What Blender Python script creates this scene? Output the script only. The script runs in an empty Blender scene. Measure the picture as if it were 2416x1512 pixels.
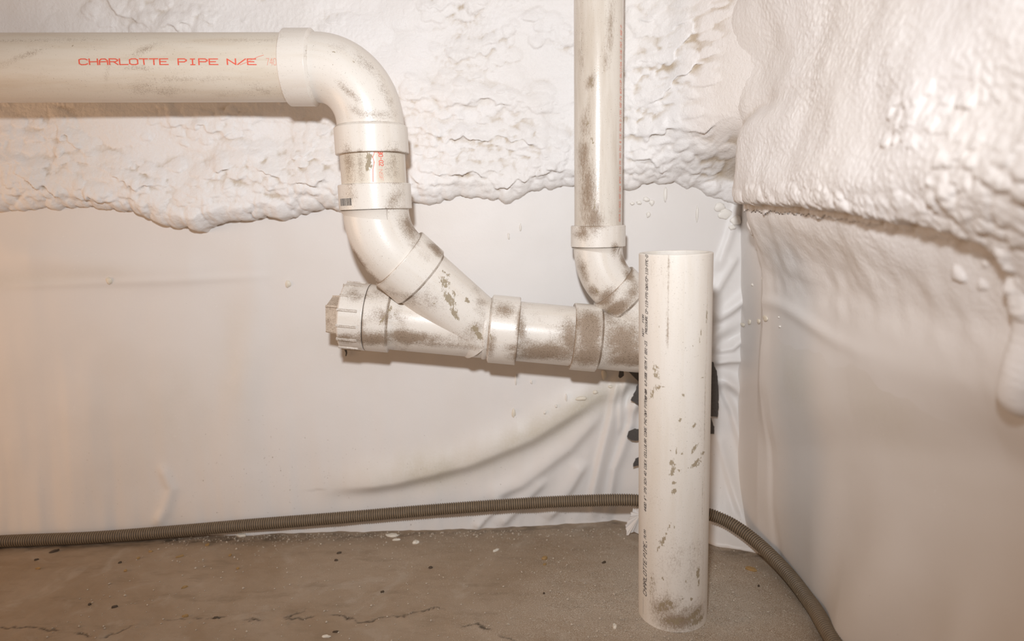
import bpy, bmesh, math, random
import numpy as np
from mathutils import Vector, Matrix

random.seed(7)
rng = np.random.default_rng(11)
C = bpy.context.scene.collection
SC = bpy.context.scene

# ------------------------------------------------------------------ camera
H_CAM, D_CAM, PITCH, ROLL = 0.68, 1.40, math.radians(9.0), math.radians(1.0)
FPX = 2416 * 24 / 36
fw = np.array([0, math.cos(PITCH), -math.sin(PITCH)])
rt0 = np.array([1.0, 0, 0]); up0 = np.cross(rt0, fw)
rt = math.cos(ROLL) * rt0 - math.sin(ROLL) * up0
up = math.sin(ROLL) * rt0 + math.cos(ROLL) * up0
EYE = np.array([0, -D_CAM, H_CAM])
cd = bpy.data.cameras.new('camera'); cam = bpy.data.objects.new('camera', cd); C.objects.link(cam)
cd.lens = 24; cd.sensor_width = 36; cd.clip_start = 0.02
m = Matrix.Identity(4)
for i in range(3):
    m[i][0] = rt[i]; m[i][1] = up[i]; m[i][2] = -fw[i]; m[i][3] = EYE[i]
cam.matrix_world = m
cd.dof.use_dof = True; cd.dof.focus_distance = 1.2; cd.dof.aperture_fstop = 2.4
SC.camera = cam

# ------------------------------------------------------------------ world, lamps, exposure
w = bpy.data.worlds.new('world'); SC.world = w; w.use_nodes = True
bg = w.node_tree.nodes['Background']; bg.inputs[0].default_value = (1.0, 0.75, 0.57, 1); bg.inputs[1].default_value = 0.27
def lamp(name, kind, loc, target, energy, color, **kw):
    l = bpy.data.lights.new(name, kind); o = bpy.data.objects.new(name, l); C.objects.link(o)
    l.energy = energy; l.color = color
    for k, v in kw.items(): setattr(l, k, v)
    o.location = loc
    o.rotation_euler = (Vector(target) - Vector(loc)).to_track_quat('-Z', 'Y').to_euler()
    return o
# camera flash just above the lens, and the warm work lamp low on the left
lamp('flash', 'SPOT', (-0.05, -1.42, 0.96), (-0.06, 0.0, 0.76), 65.0, (0.91, 0.95, 1.0), shadow_soft_size=0.035, spot_size=math.radians(105), spot_blend=1.0)
lamp('work_lamp', 'POINT', (-2.1, -0.75, 0.45), (0, 0, 0.5), 31.0, (1.0, 0.62, 0.36), shadow_soft_size=0.45)
SC.view_settings.view_transform = 'Standard'; SC.view_settings.look = 'None'
SC.view_settings.gamma = 1; SC.view_settings.use_curve_mapping = False
SC.view_settings.exposure = 0.0

# ------------------------------------------------------------------ measuring helpers (photo pixel -> point on a plane of the room)
def ray(px, py): return fw + rt * ((px - 1208) / FPX) - up * ((py - 756) / FPX)
def onY(px, py, Y):
    d = ray(px, py); return EYE + d * ((Y - EYE[1]) / d[1])
def onX(px, py, X):
    d = ray(px, py); return EYE + d * ((X - EYE[0]) / d[0])
def onZ(px, py, Z=0.0):
    d = ray(px, py); return EYE + d * ((Z - EYE[2]) / d[2])
def nrm(v): v = np.asarray(v, float); return v / np.linalg.norm(v)
def sstep(a, b, x):
    t = np.clip((x - a) / (b - a), 0, 1); return t * t * (3 - 2 * t)

# ------------------------------------------------------------------ noise
def _hash(ix, iy, seed):
    h = (ix.astype(np.int64) * 374761393 + iy.astype(np.int64) * 668265263 + seed * 982451653) & 0xffffffff
    h = ((h ^ (h >> 13)) * 1274126177) & 0xffffffff
    return ((h ^ (h >> 16)) & 0xffff) / 65536.0
def perlin(x, y, seed=0):
    ix = np.floor(x); iy = np.floor(y); fx = x - ix; fy = y - iy
    u = fx * fx * fx * (fx * (fx * 6 - 15) + 10); v = fy * fy * fy * (fy * (fy * 6 - 15) + 10)
    def g(ox, oy):
        a = _hash(ix + ox, iy + oy, seed) * 2 * np.pi
        return np.cos(a) * (fx - ox) + np.sin(a) * (fy - oy)
    a = g(0, 0) + u * (g(1, 0) - g(0, 0)); b = g(0, 1) + u * (g(1, 1) - g(0, 1))
    return 1.5 * (a + v * (b - a))
def fbm(x, y, o=4, seed=0, rough=0.5):
    s = 0; a = 1; t = 0
    for k in range(o):
        s = s + a * perlin(x * 2 ** k, y * 2 ** k, seed + 17 * k); t += a; a *= rough
    return s / t
def gsmooth(A, sig, axis=0):
    r = int(3 * sig) + 1; k = np.exp(-0.5 * (np.arange(-r, r + 1) / sig) ** 2); k /= k.sum()
    pad = [(0, 0)] * A.ndim; pad[axis] = (r, r)
    return np.apply_along_axis(lambda q: np.convolve(q, k, 'valid'), axis, np.pad(A, pad, mode='edge'))

# ------------------------------------------------------------------ object helpers
def link(name, me, parent=None, mat=None, org=None):
    o = bpy.data.objects.new(name, me); C.objects.link(o)
    if mat is not None: me.materials.append(mat)
    if parent is not None: o.parent = parent
    return o
def tag(o, label=None, cat=None, group=None, kind=None):
    if label: o['label'] = label
    if cat: o['category'] = cat
    if group: o['group'] = group
    if kind: o['kind'] = kind
    return o
def thing(name, label, cat, loc, group=None):
    o = bpy.data.objects.new(name, None); C.objects.link(o); o.location = tuple(loc); o.empty_display_size = 0.05
    return tag(o, label, cat, group)
def wpos(o):
    v = np.zeros(3)
    while o is not None: v += np.array(o.location); o = o.parent
    return v
def raw_mesh(name, V, F, uv=None, attrs=None, smooth=True):
    V = np.asarray(V, np.float32).reshape(-1, 3); F = np.asarray(F, np.int32)
    me = bpy.data.meshes.new(name); n, k = F.shape
    me.vertices.add(len(V)); me.vertices.foreach_set('co', V.ravel())
    me.loops.add(n * k); me.loops.foreach_set('vertex_index', F.ravel())
    me.polygons.add(n); me.polygons.foreach_set('loop_start', np.arange(0, n * k, k, dtype=np.int32))
    me.polygons.foreach_set('use_smooth', np.full(n, smooth))
    me.update(calc_edges=True)
    if uv is not None:
        l = me.uv_layers.new(name='UVMap'); l.data.foreach_set('uv', np.asarray(uv, np.float32).ravel())
    for a, val in (attrs or {}).items():
        at = me.attributes.new(a, 'FLOAT', 'POINT'); at.data.foreach_set('value', np.asarray(val, np.float32).ravel())
    me.validate()
    return me
def grid_faces(n, mm, wrap=False, keep=None, flip=False):
    i, j = np.meshgrid(np.arange(n - 1), np.arange(mm if wrap else mm - 1), indexing='ij')
    j2 = (j + 1) % mm
    F = np.stack([i * mm + j, i * mm + j2, (i + 1) * mm + j2, (i + 1) * mm + j], -1)
    if flip: F = F[..., ::-1]
    if keep is not None: F = F[keep]
    return F.reshape(-1, 4)
def grid_obj(name, P, mat, parent=None, attrs=None, keep=None, flip=False):
    n, mm, _ = P.shape
    F = grid_faces(n, mm, keep=keep, flip=flip)
    used = np.zeros(n * mm, bool); used[F.ravel()] = True
    idx = np.cumsum(used) - 1
    V = P.reshape(-1, 3)[used]
    at = {k: np.asarray(v).ravel()[used] for k, v in (attrs or {}).items()}
    if parent is not None: V = V - wpos(parent)
    return link(name, raw_mesh(name, V, idx[F], attrs=at), parent, mat)

# ------------------------------------------------------------------ material helpers
class NT:
    def __init__(s, name):
        s.m = bpy.data.materials.new(name); s.m.use_nodes = True; s.t = s.m.node_tree
        s.b = s.t.nodes['Principled BSDF']
    def n(s, typ, **kw):
        x = s.t.nodes.new(typ)
        for k, v in kw.items(): setattr(x, k, v)
        return x
    def l(s, a, b): s.t.links.new(a, b)
    def put(s, sock, v):
        if hasattr(v, 'is_output') or hasattr(v, 'node'): s.l(v, sock)
        elif isinstance(v, tuple) and len(v) == 3 and sock.type == 'RGBA': sock.default_value = (*v, 1)
        else: sock.default_value = v
    def math(s, op, a, b=None, c=None, clamp=False):
        x = s.n('ShaderNodeMath', operation=op, use_clamp=clamp)
        s.put(x.inputs[0], a)
        if b is not None: s.put(x.inputs[1], b)
        if c is not None: s.put(x.inputs[2], c)
        return x.outputs[0]
    def mix(s, fac, a, b, blend='MIX'):
        x = s.n('ShaderNodeMix', data_type='RGBA', blend_type=blend)
        s.put(x.inputs[0], fac); s.put(x.inputs[6], a); s.put(x.inputs[7], b)
        return x.outputs[2]
    def noise(s, co, scale, detail=3, rough=0.5, dist=0.0):
        x = s.n('ShaderNodeTexNoise'); s.l(co, x.inputs['Vector'])
        x.inputs['Scale'].default_value = scale; x.inputs['Detail'].default_value = detail
        x.inputs['Roughness'].default_value = rough; x.inputs['Distortion'].default_value = dist
        return x.outputs['Fac']
    def vor(s, co, scale, feature='F1'):
        x = s.n('ShaderNodeTexVoronoi', feature=feature); s.l(co, x.inputs['Vector']); x.inputs['Scale'].default_value = scale
        return x
    def step(s, v, a, b):
        x = s.n('ShaderNodeMapRange', interpolation_type='SMOOTHSTEP'); s.put(x.inputs[0], v)
        s.put(x.inputs[1], a); s.put(x.inputs[2], b); return x.outputs[0]
    def attr(s, name):
        x = s.n('ShaderNodeAttribute', attribute_name=name); return x.outputs['Fac']
    def scaled(s, co, sc):
        x = s.n('ShaderNodeMapping'); s.l(co, x.inputs[0]); x.inputs['Scale'].default_value = sc; return x.outputs[0]
    def bump(s, h, strength, dist, prev=None):
        x = s.n('ShaderNodeBump'); x.inputs['Strength'].default_value = strength; x.inputs['Distance'].default_value = dist
        s.l(h, x.inputs['Height'])
        if prev is not None: s.l(prev, x.inputs['Normal'])
        return x.outputs[0]
    def co(s, which='Object'): return s.n('ShaderNodeTexCoord').outputs[which]

def mat_foam(name, base, tint, fine, amp):
    t = NT(name); co = t.co()
    big = t.noise(co, 5, 3); c = t.mix(t.step(big, 0.35, 0.7), base, tint)
    # tan tint down in the creases between the nodules, a few brown crumbs
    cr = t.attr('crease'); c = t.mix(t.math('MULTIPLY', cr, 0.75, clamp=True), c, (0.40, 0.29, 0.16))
    sp = t.noise(co, 160, 2); c = t.mix(t.math('MULTIPLY', t.step(sp, 0.78, 0.82), 0.35), c, (0.35, 0.27, 0.17))
    t.put(t.b.inputs['Base Color'], c); t.b.inputs['Roughness'].default_value = 0.55
    t.b.inputs['Specular IOR Level'].default_value = 0.35
    th = t.attr('thin'); c2 = t.mix(th, c, (0.755, 0.72, 0.69)); t.put(t.b.inputs['Base Color'], c2)
    kf = t.math('SUBTRACT', 1.0, t.math('MULTIPLY', th, 0.85))
    a = t.math('MULTIPLY', t.noise(co, fine, 3, 0.55, 0.4), kf); b = t.math('MULTIPLY', t.noise(co, fine * 4, 2), kf)
    n1 = t.bump(a, 0.55, amp); n2 = t.bump(b, 0.25, amp * 0.3, n1)
    t.l(n2, t.b.inputs['Normal'])
    return t.m
def mat_sheet():
    t = NT('white_sheet'); co = t.co()
    base = (0.755, 0.72, 0.69)
    n = t.noise(co, 3.2, 4); c = t.mix(t.step(n, 0.4, 0.75), base, (0.72, 0.675, 0.63))
    # yellowish foam overspray mist and brown dust, laid on by attribute, broken by noise
    ov = t.attr('overspray'); g = t.noise(co, 260, 2, 0.6); g2 = t.noise(co, 22, 4, 0.6)
    f = t.math('MULTIPLY', ov, t.math('ADD', t.math('MULTIPLY', g, 0.75), g2), clamp=True)
    c = t.mix(t.math('MULTIPLY', f, 0.62, clamp=True), c, (0.47, 0.41, 0.275))
    du = t.attr('dust'); s = t.noise(co, 190, 3, 0.65)
    k = t.step(t.math('ADD', s, t.math('MULTIPLY', du, 0.11)), 0.74, 0.82)
    c = t.mix(t.math('MULTIPLY', k, 0.7), c, (0.22, 0.165, 0.11))
    wv = t.vor(co, 150); wd = t.step(wv.outputs['Distance'], 0.16, 0.08)
    wsel = t.step(t.noise(co, 12, 2), 0.56, 0.66)
    c = t.mix(t.math('MULTIPLY', t.math('MULTIPLY', wd, wsel), 0.5), c, (0.9, 0.88, 0.85))
    t.put(t.b.inputs['Base Color'], c); t.b.inputs['Roughness'].default_value = 0.42
    t.b.inputs['Specular IOR Level'].default_value = 0.3
    a = t.noise(co, 45, 4, 0.6); b = t.noise(co, 420, 2, 0.6)
    t.l(t.bump(b, 0.18, 0.0006, t.bump(a, 0.12, 0.002)), t.b.inputs['Normal'])
    return t.m
def mat_pvc(name, base, yellow, rough, streak=(1, 1, 1), grain=1.0):
    t = NT(name); co = t.co(); uv = t.co('UV'); cs = t.scaled(co, streak)
    st = t.scaled(uv, (1.0, 0.12, 1.0))
    n = t.noise(st, 40, 4, 0.6); c = t.mix(t.step(n, 0.38, 0.72), base, yellow)
    gr = t.attr('grime'); mu = t.attr('mud')
    # thin grey-brown film, fine specks, then thick smears of dried mud
    n2 = t.noise(cs, 55, 5, 0.72); n3 = t.noise(cs, 420, 4, 0.75)
    film = t.step(t.math('ADD', t.math('MULTIPLY', gr, 0.62), t.math('ADD', t.math('MULTIPLY', n2, 0.55), t.math('MULTIPLY', n3, 0.85))), 0.80, 1.36)
    c = t.mix(t.math('MULTIPLY', film, 0.9), c, (0.27, 0.19, 0.125))
    spn = t.noise(co, 520, 4, 0.7)
    spk = t.step(t.math('ADD', spn, t.math('MULTIPLY', gr, 0.085)), 0.635, 0.70)
    c = t.mix(t.math('MULTIPLY', spk, 0.75), c, (0.15, 0.105, 0.065))
    scr = t.noise(t.scaled(uv, (1.0, 0.06, 1.0)), 420, 2, 0.6)
    scm = t.math('MULTIPLY', t.step(scr, 0.66, 0.74), t.step(n2, 0.5, 0.62))
    c = t.mix(t.math('MULTIPLY', scm, 0.28), c, (0.36, 0.28, 0.2))
    m1 = t.noise(co, 150, 5, 0.75); mm_ = t.noise(t.scaled(co, (1.3, 1, 0.35)), 480, 2, 0.6)
    mk = t.step(t.math('ADD', mu, t.math('ADD', t.math('MULTIPLY', m1, 1.5), t.math('MULTIPLY', mm_, 1.1))), 1.72, 1.86)
    mk = t.math('MULTIPLY', mk, t.step(mu, 0.02, 0.12))
    c = t.mix(t.math('MULTIPLY', mk, 0.88), c, t.mix(m1, (0.235, 0.178, 0.105), (0.37, 0.295, 0.19)))
    t.put(t.b.inputs['Base Color'], c)
    r = t.math('ADD', rough, t.math('MULTIPLY', t.math('MAXIMUM', film, mk), 0.42)); t.put(t.b.inputs['Roughness'], r)
    t.b.inputs['Specular IOR Level'].default_value = 0.5
    hb = t.math('ADD', t.math('MULTIPLY', mk, 1.0), t.math('MULTIPLY', t.noise(co, 420, 3), 0.4 * grain))
    t.l(t.bump(hb, 0.22, 0.001), t.b.inputs['Normal'])
    return t.m
def mat_plain(name, col, rough=0.6, var=0.25, scale=80):
    t = NT(name); co = t.co(); n = t.noise(co, scale, 3, 0.6)
    c = t.mix(n, tuple(x * (1 - var) for x in col), tuple(min(1, x * (1 + var)) for x in col))
    t.put(t.b.inputs['Base Color'], c); t.b.inputs['Roughness'].default_value = rough
    t.l(t.bump(n, 0.3, 0.001), t.b.inputs['Normal'])
    return t.m
def mat_floor():
    t = NT('concrete'); co = t.co()
    n = t.noise(co, 4.5, 5, 0.62, 0.6); c = t.mix(t.step(n, 0.3, 0.7), (0.36, 0.278, 0.202), (0.295, 0.213, 0.14))
    n2 = t.noise(t.scaled(co, (0.55, 1.6, 1)), 16, 5, 0.7); c = t.mix(t.math('MULTIPLY', t.step(n2, 0.5, 0.72), 0.55), c, (0.215, 0.158, 0.102))
    lt = t.noise(co, 11, 4, 0.6, 0.8); c = t.mix(t.math('MULTIPLY', t.step(lt, 0.55, 0.75), 0.4), c, (0.46, 0.395, 0.325))
    gr = t.attr('sand'); s = t.noise(co, 720, 4, 0.75)
    c = t.mix(t.math('MULTIPLY', t.step(t.math('ADD', s, t.math('MULTIPLY', gr, 0.13)), 0.64, 0.76), 0.75), c, (0.62, 0.55, 0.46))
    d = t.noise(co, 560, 4, 0.7); c = t.mix(t.math('MULTIPLY', t.step(t.math('ADD', d, t.math('MULTIPLY', gr, 0.06)), 0.66, 0.76), 0.6), c, (0.09, 0.066, 0.045))
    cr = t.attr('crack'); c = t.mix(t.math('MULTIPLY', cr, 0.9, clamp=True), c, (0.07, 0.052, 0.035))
    t.put(t.b.inputs['Base Color'], c); t.b.inputs['Roughness'].default_value = 0.8
    t.b.inputs['Specular IOR Level'].default_value = 0.25
    t.l(t.bump(s, 0.35, 0.0015, t.bump(n2, 0.2, 0.004)), t.b.inputs['Normal'])
    return t.m
def mat_hose():
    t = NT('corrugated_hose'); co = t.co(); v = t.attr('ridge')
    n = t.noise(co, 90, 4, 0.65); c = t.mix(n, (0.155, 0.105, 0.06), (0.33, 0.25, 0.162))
    c = t.mix(t.math('MULTIPLY', t.math('SUBTRACT', 1.0, v), 0.85), c, (0.045, 0.032, 0.022))  # shade in the grooves deepened in the colour, for ridge contrast
    s = t.noise(co, 300, 2); c = t.mix(t.math('MULTIPLY', t.step(s, 0.7, 0.76), 0.6), c, (0.55, 0.48, 0.38))
    t.put(t.b.inputs['Base Color'], c); t.b.inputs['Roughness'].default_value = 0.6
    return t.m

M_foam = mat_foam('spray_foam', (0.82, 0.79, 0.77), (0.80, 0.76, 0.725), 150, 0.0022)
M_foam2 = mat_foam('spray_foam_near', (0.81, 0.78, 0.76), (0.785, 0.745, 0.71), 260, 0.0012)
M_sheet = mat_sheet()
M_pipe = mat_pvc('pvc_pipe', (0.72, 0.655, 0.56), (0.66, 0.575, 0.465), 0.30)
M_pipe3 = mat_pvc('pvc_pipe_branch', (0.70, 0.645, 0.57), (0.60, 0.53, 0.445), 0.2, (1, 1, 0.3))
M_fit = mat_pvc('pvc_fitting', (0.775, 0.725, 0.66), (0.73, 0.665, 0.585), 0.30)
M_post = mat_pvc('pvc_post', (0.75, 0.70, 0.635), (0.71, 0.65, 0.57), 0.45, (1, 1, 0.6), 2.2)
M_tan = mat_pvc('pvc_lug', (0.70, 0.61, 0.51), (0.60, 0.48, 0.37), 0.5)
M_red = mat_plain('red_ink', (0.78, 0.12, 0.07), 0.5, 0.3, 500)
M_red2 = mat_plain('faded_red_ink', (0.78, 0.30, 0.22), 0.5, 0.2, 500)
M_black = mat_plain('black_ink', (0.07, 0.055, 0.05), 0.5, 0.3, 500)
M_tape = mat_plain('black_membrane', (0.07, 0.062, 0.056), 0.55, 0.4, 250)
M_floor = mat_floor(); M_hose = mat_hose()
M_white = mat_plain('pale_chip', (0.72, 0.67, 0.58), 0.7); M_flake = mat_plain('tan_flake', (0.33, 0.205, 0.08), 0.7)
M_twig = mat_plain('dark_bit', (0.075, 0.05, 0.03), 0.7)
M_drip = mat_plain('foam_drip', (0.80, 0.76, 0.70), 0.5, 0.05)
M_tandrip = mat_plain('tan_foam_drip', (0.74, 0.68, 0.57), 0.5, 0.06)

# ================================================================== SETTING
# ---------------------------------------------------------------- floor
xs = np.concatenate([np.linspace(-1.7, -1.1, 30, endpoint=False), np.arange(-1.1, 0.66, 0.0025)])
ys = np.concatenate([np.linspace(-1.7, -0.55, 50, endpoint=False), np.arange(-0.55, 0.14, 0.0025)])
floor_x, floor_y = xs, ys
X, Y = np.meshgrid(xs, ys, indexing='ij')
zf = 0.0025 * fbm(X * 5, Y * 5, 4, 3) + 0.0012 * fbm(X * 30, Y * 30, 3, 5)
zf -= 0.004 * sstep(-0.3, -0.45, Y) * (0.6 + perlin(X * 3, Y * 3, 8))
def line_dist(px_pts, X, Y, Z=0):
    pts = [onZ(*p)[:2] for p in px_pts]; d = np.full(X.shape, 9.0)
    for a, b in zip(pts[:-1], pts[1:]):
        ab = b - a; t = np.clip(((X - a[0]) * ab[0] + (Y - a[1]) * ab[1]) / (ab @ ab), 0, 1)
        d = np.minimum(d, np.hypot(X - a[0] - t * ab[0], Y - a[1] - t * ab[1]))
    return d
wx = X + 0.014 * fbm(X * 35, Y * 35, 5, 21, 0.7); wy = Y + 0.014 * fbm(X * 35, Y * 35, 5, 22, 0.7)
cracks = [[(0, 1482), (60, 1478), (190, 1494), (240, 1502), (330, 1472), (420, 1462), (510, 1460), (600, 1468), (690, 1462), (800, 1450)],
          [(800, 1450), (850, 1470), (890, 1458), (950, 1452), (1030, 1436), (1060, 1440), (1075, 1478)],
          [(1075, 1478), (1130, 1474), (1190, 1500), (1230, 1520)], [(560, 1455), (640, 1472), (720, 1440)]]
crack = np.zeros(X.shape)
gapm = sstep(-0.25, 0.25, fbm(X * 22, Y * 22, 2, 33))
for cpts in cracks:
    d = line_dist(cpts, wx, wy); crack = np.maximum(crack, np.exp(-(d / 0.0017) ** 2) * gapm)
    zf += 0.0022 * np.exp(-(d / 0.015) ** 2) * (0.5 + fbm(X * 25, Y * 25, 2, 35))
zf -= 0.0025 * crack
foot_d = -Y
yfoot = -np.interp(X, [-1.8, -1.077, -0.822, -0.427, -0.291, -0.08, 0.125, 0.22, 0.30, 0.36, 0.408, 0.453, 0.49], [0.055, 0.027, 0.013, 0.005, 0.003, 0.0, -0.017, -0.03, 0.0, 0.06, 0.095, 0.115, 0.135])
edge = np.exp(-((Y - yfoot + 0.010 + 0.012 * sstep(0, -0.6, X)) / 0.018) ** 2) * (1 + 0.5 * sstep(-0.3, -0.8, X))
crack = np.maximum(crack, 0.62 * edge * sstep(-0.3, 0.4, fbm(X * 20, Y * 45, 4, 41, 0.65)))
sand = sstep(-0.9, 0.25, X) * 0.8 + 0.9 * np.exp(-(((X - 0.27) / 0.22) ** 2 + ((Y + 0.3) / 0.2) ** 2)) + 0.5 * fbm(X * 4, Y * 4, 3, 44)
zf = zf - zf.max() * 0 
floor = grid_obj('floor', np.stack([X, Y, zf], -1), M_floor, attrs={'crack': crack, 'sand': np.clip(sand, 0, 1.6)})
tag(floor, 'brown grey dusty concrete floor with hairline cracks', kind='structure')

# ---------------------------------------------------------------- back wall: white sheet
xs = np.concatenate([np.linspace(-1.8, -1.15, 40, endpoint=False), np.arange(-1.15, 0.30, 0.004), np.arange(0.30, 0.485, 0.0025)])
zs = np.concatenate([np.arange(-0.03, 0.12, 0.003), np.arange(0.12, 0.86, 0.004)])
X, Z = np.meshgrid(xs, zs, indexing='ij')
def seg_field(pts, X, Z, plane=0.0):
    """signed distance to a crease line on the wall (positive below / to the right of travel)"""
    q = [onY(*p, plane)[[0, 2]] for p in pts]; d = np.full(X.shape, 9.0); s = np.zeros(X.shape); tt = np.zeros(X.shape)
    L = 0; tot = sum(np.linalg.norm(b - a) for a, b in zip(q[:-1], q[1:]))
    for a, b in zip(q[:-1], q[1:]):
        ab = b - a; l = np.linalg.norm(ab); t = np.clip(((X - a[0]) * ab[0] + (Z - a[1]) * ab[1]) / l ** 2, 0, 1)
        ex, ez = X - a[0] - t * ab[0], Z - a[1] - t * ab[1]; dd = np.hypot(ex, ez)
        sg = np.sign(ab[0] * ez - ab[1] * ex); near = dd < d
        s = np.where(near, sg, s); tt = np.where(near, (L + t * l) / tot, tt); d = np.minimum(d, dd); L += l
    return d, s, tt
off = 0.0035 * fbm(X * 3.2, Z * 2.4, 3, 51) + 0.0012 * fbm(X * 11, Z * 8, 2, 52)
# soft vertical drapes at the left, wide rolls
off += 0.006 * np.exp(-((X + 0.57 + 0.03 * np.sin(Z * 9)) / 0.035) ** 2) * sstep(0.5, 0.3, Z)
off += 0.006 * np.exp(-((X + 0.93 - 0.1 * Z) / 0.05) ** 2) * sstep(0.45, 0.2, Z)
def ridge(pts, wdt, h, onesided=0.0, taper=True):
    global off
    d, s, t = seg_field(pts, X, Z)
    wv = np.where(s > 0, wdt * (1 + onesided), wdt * (1 - onesided))
    k = np.exp(-(d / wv) ** 2)
    if taper: k = k * np.clip(np.minimum(t, 1 - t) * 6 + 0.15, 0, 1)
    off += h * k
ridge([(1445, 905), (1380, 950), (1250, 1030), (1100, 1090), (930, 1130), (780, 1150)], 0.03, 0.018, -0.4)
ridge([(1430, 960), (1340, 1060), (1230, 1140), (1120, 1190)], 0.02, 0.010, -0.3)
ridge([(1455, 890), (1440, 980), (1415, 1090), (1395, 1180), (1400, 1235)], 0.012, 0.012, 0.5)
ridge([(1500, 905), (1488, 1000), (1450, 1110), (1432, 1230)], 0.010, 0.010, 0.4)
ridge([(1476, 885), (1462, 960), (1462, 1030)], 0.006, 0.006, 0.3)
ridge([(1120, 1255), (1160, 1210), (1185, 1170)], 0.010, 0.008, 0.3)
ridge([(1175, 1250), (1230, 1190), (1290, 1130)], 0.014, 0.008, 0.3)
ridge([(1290, 1235), (1330, 1180), (1385, 1090)], 0.016, 0.009, 0.4)
ridge([(380, 1090), (410, 1150), (395, 1200), (370, 1240)], 0.012, 0.005)
ridge([(0, 675), (200, 668), (400, 662), (640, 650)], 0.008, 0.002)
ridge([(0, 600), (150, 612), (330, 640), (520, 640)], 0.03, 0.006)
ridge([(590, 520), (600, 700), (590, 900), (600, 1200)], 0.03, 0.004)
ridge([(1690, 640), (1720, 560), (1745, 470)], 0.010, 0.006)
for pts, wd, hh in [([(1682, 760), (1720, 735), (1775, 690)], 0.012, 0.012), ([(1682, 830), (1725, 820), (1790, 770)], 0.010, 0.012),
                    ([(1682, 855), (1715, 850), (1760, 850)], 0.007, 0.009), ([(1682, 880), (1720, 960), (1752, 1080), (1755, 1200)], 0.010, 0.011),
                    ([(1690, 870), (1745, 930), (1770, 1060)], 0.012, 0.010), ([(1686, 1010), (1705, 1090), (1730, 1200)], 0.010, 0.006),
                    ([(1682, 700), (1705, 660), (1740, 600)], 0.012, 0.008)]:
    ridge(pts, wd, hh, 0.3)
# pucker round the outlet behind the standing pipe
pc = onY(1590, 860, 0)[[0, 2]]
ang = np.arctan2(Z - pc[1], X - pc[0]); rr = np.hypot(X - pc[0], Z - pc[1])
off += 0.006 * np.exp(-((rr - 0.11) / 0.05) ** 2) * np.sin(ang * 13 + 2 * fbm(X * 9, Z * 9, 2, 61))
off += 0.004 * sstep(0.12, 0.0, Z) * fbm(X * 22, Z * 7, 3, 63) * sstep(-0.45, -0.1, X)
# foot of the sheet is drawn forward at the left and again in the corner
foot = np.interp(X, [-1.8, -1.077, -0.822, -0.427, -0.291, -0.08, 0.125, 0.22, 0.30, 0.36, 0.408, 0.453, 0.49],
                 [0.055, 0.027, 0.013, 0.005, 0.003, 0.0, -0.017, -0.03, 0.0, 0.06, 0.095, 0.115, 0.135])
foot = foot + 0.006 * fbm(X * 20, Z * 3, 2, 66)
off += foot * np.exp(-np.clip(Z, 0, 9) / np.where(X > 0.3, 0.075, 0.2))
hem = 0.004 + 0.006 * fbm(X * 16, X * 0 + 3, 3, 70) * sstep(-0.3, 0.0, X)      # ragged bottom hem just above the floor
Zm = np.where(Z < 0.05, Z + hem * sstep(0.05, 0.0, Z), Z)
def blob(X, Z, px, py, rx, rz, rot=0):
    c = onY(px, py, 0); a = math.radians(rot); dx, dz = X - c[0], Z - c[2]
    u = dx * math.cos(a) + dz * math.sin(a); v = -dx * math.sin(a) + dz * math.cos(a)
    return np.exp(-(u / rx) ** 2 - (v / rz) ** 2)
ovs = 1.0 * blob(X, Z, 1290, 1000, 0.17, 0.036, 24) + 0.9 * blob(X, Z, 1000, 1110, 0.16, 0.045, 9) + 0.8 * blob(X, Z, 1405, 935, 0.06, 0.02, 28)
ovs += 0.35 * blob(X, Z, 60, 655, 0.22, 0.02, 3) + 0.30 * blob(X, Z, 420, 960, 0.08, 0.1) + 0.35 * blob(X, Z, 560, 850, 0.04, 0.12) + 0.3 * blob(X, Z, 880, 800, 0.12, 0.03)
ovs += 0.35 * blob(X, Z, 1320, 770, 0.15, 0.02, -4) + 0.2 * blob(X, Z, 950, 460, 0.06, 0.02)
ovs = ovs * (0.75 + 0.5 * fbm(X * 9, Z * 9, 3, 80))
dust = sstep(0.4, 0.05, Z) * 0.5 + blob(X, Z, 1250, 1210, 0.35, 0.03) * 0.45 + 0.4 * blob(X, Z, 700, 1050, 0.3, 0.12) + 0.4 * blob(X, Z, 1470, 960, 0.03, 0.1)
back_off = (xs, zs, off.copy())
P = np.stack([X, -off, Zm], -1)
wall_back = grid_obj('wall_back', P, M_sheet, attrs={'overspray': np.clip(ovs, 0, 1.2), 'dust': dust})
tag(wall_back, 'back wall hung with a creased white vapour barrier sheet under spray foam', kind='structure')

# ---------------------------------------------------------------- foam relief
def stamp(T, gx, gz, Xw, Zw, base, cx, cz, rx, rz, h, sharp=0.5, droop=0.55):
    """raise one rounded nodule, steeper on its lower side"""
    R = 1.6 * max(rx, rz)
    i0, i1 = np.searchsorted(gx, [cx - R, cx + R]); j0, j1 = np.searchsorted(gz, [cz - R, cz + R])
    if i1 - i0 < 2 or j1 - j0 < 2: return
    sl = (slice(i0, i1), slice(j0, j1))
    dx = (Xw[sl] - cx) / rx; dz = Zw[sl] - cz; dz = np.where(dz < 0, dz / (rz * droop), dz / (rz * 1.35))
    q = np.clip(1 - dx * dx - dz * dz, 0, 1)
    T[sl] = np.maximum(T[sl], base[sl] + h * q ** sharp - 0.12 * h)
def ripple(X, Z, wl, seed, ax=1.0, az=1.0):
    return np.abs(perlin(X / wl * ax + 0.35 * perlin(X / wl / 3, Z / wl / 3, seed + 1), Z / wl * az, seed))

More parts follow.
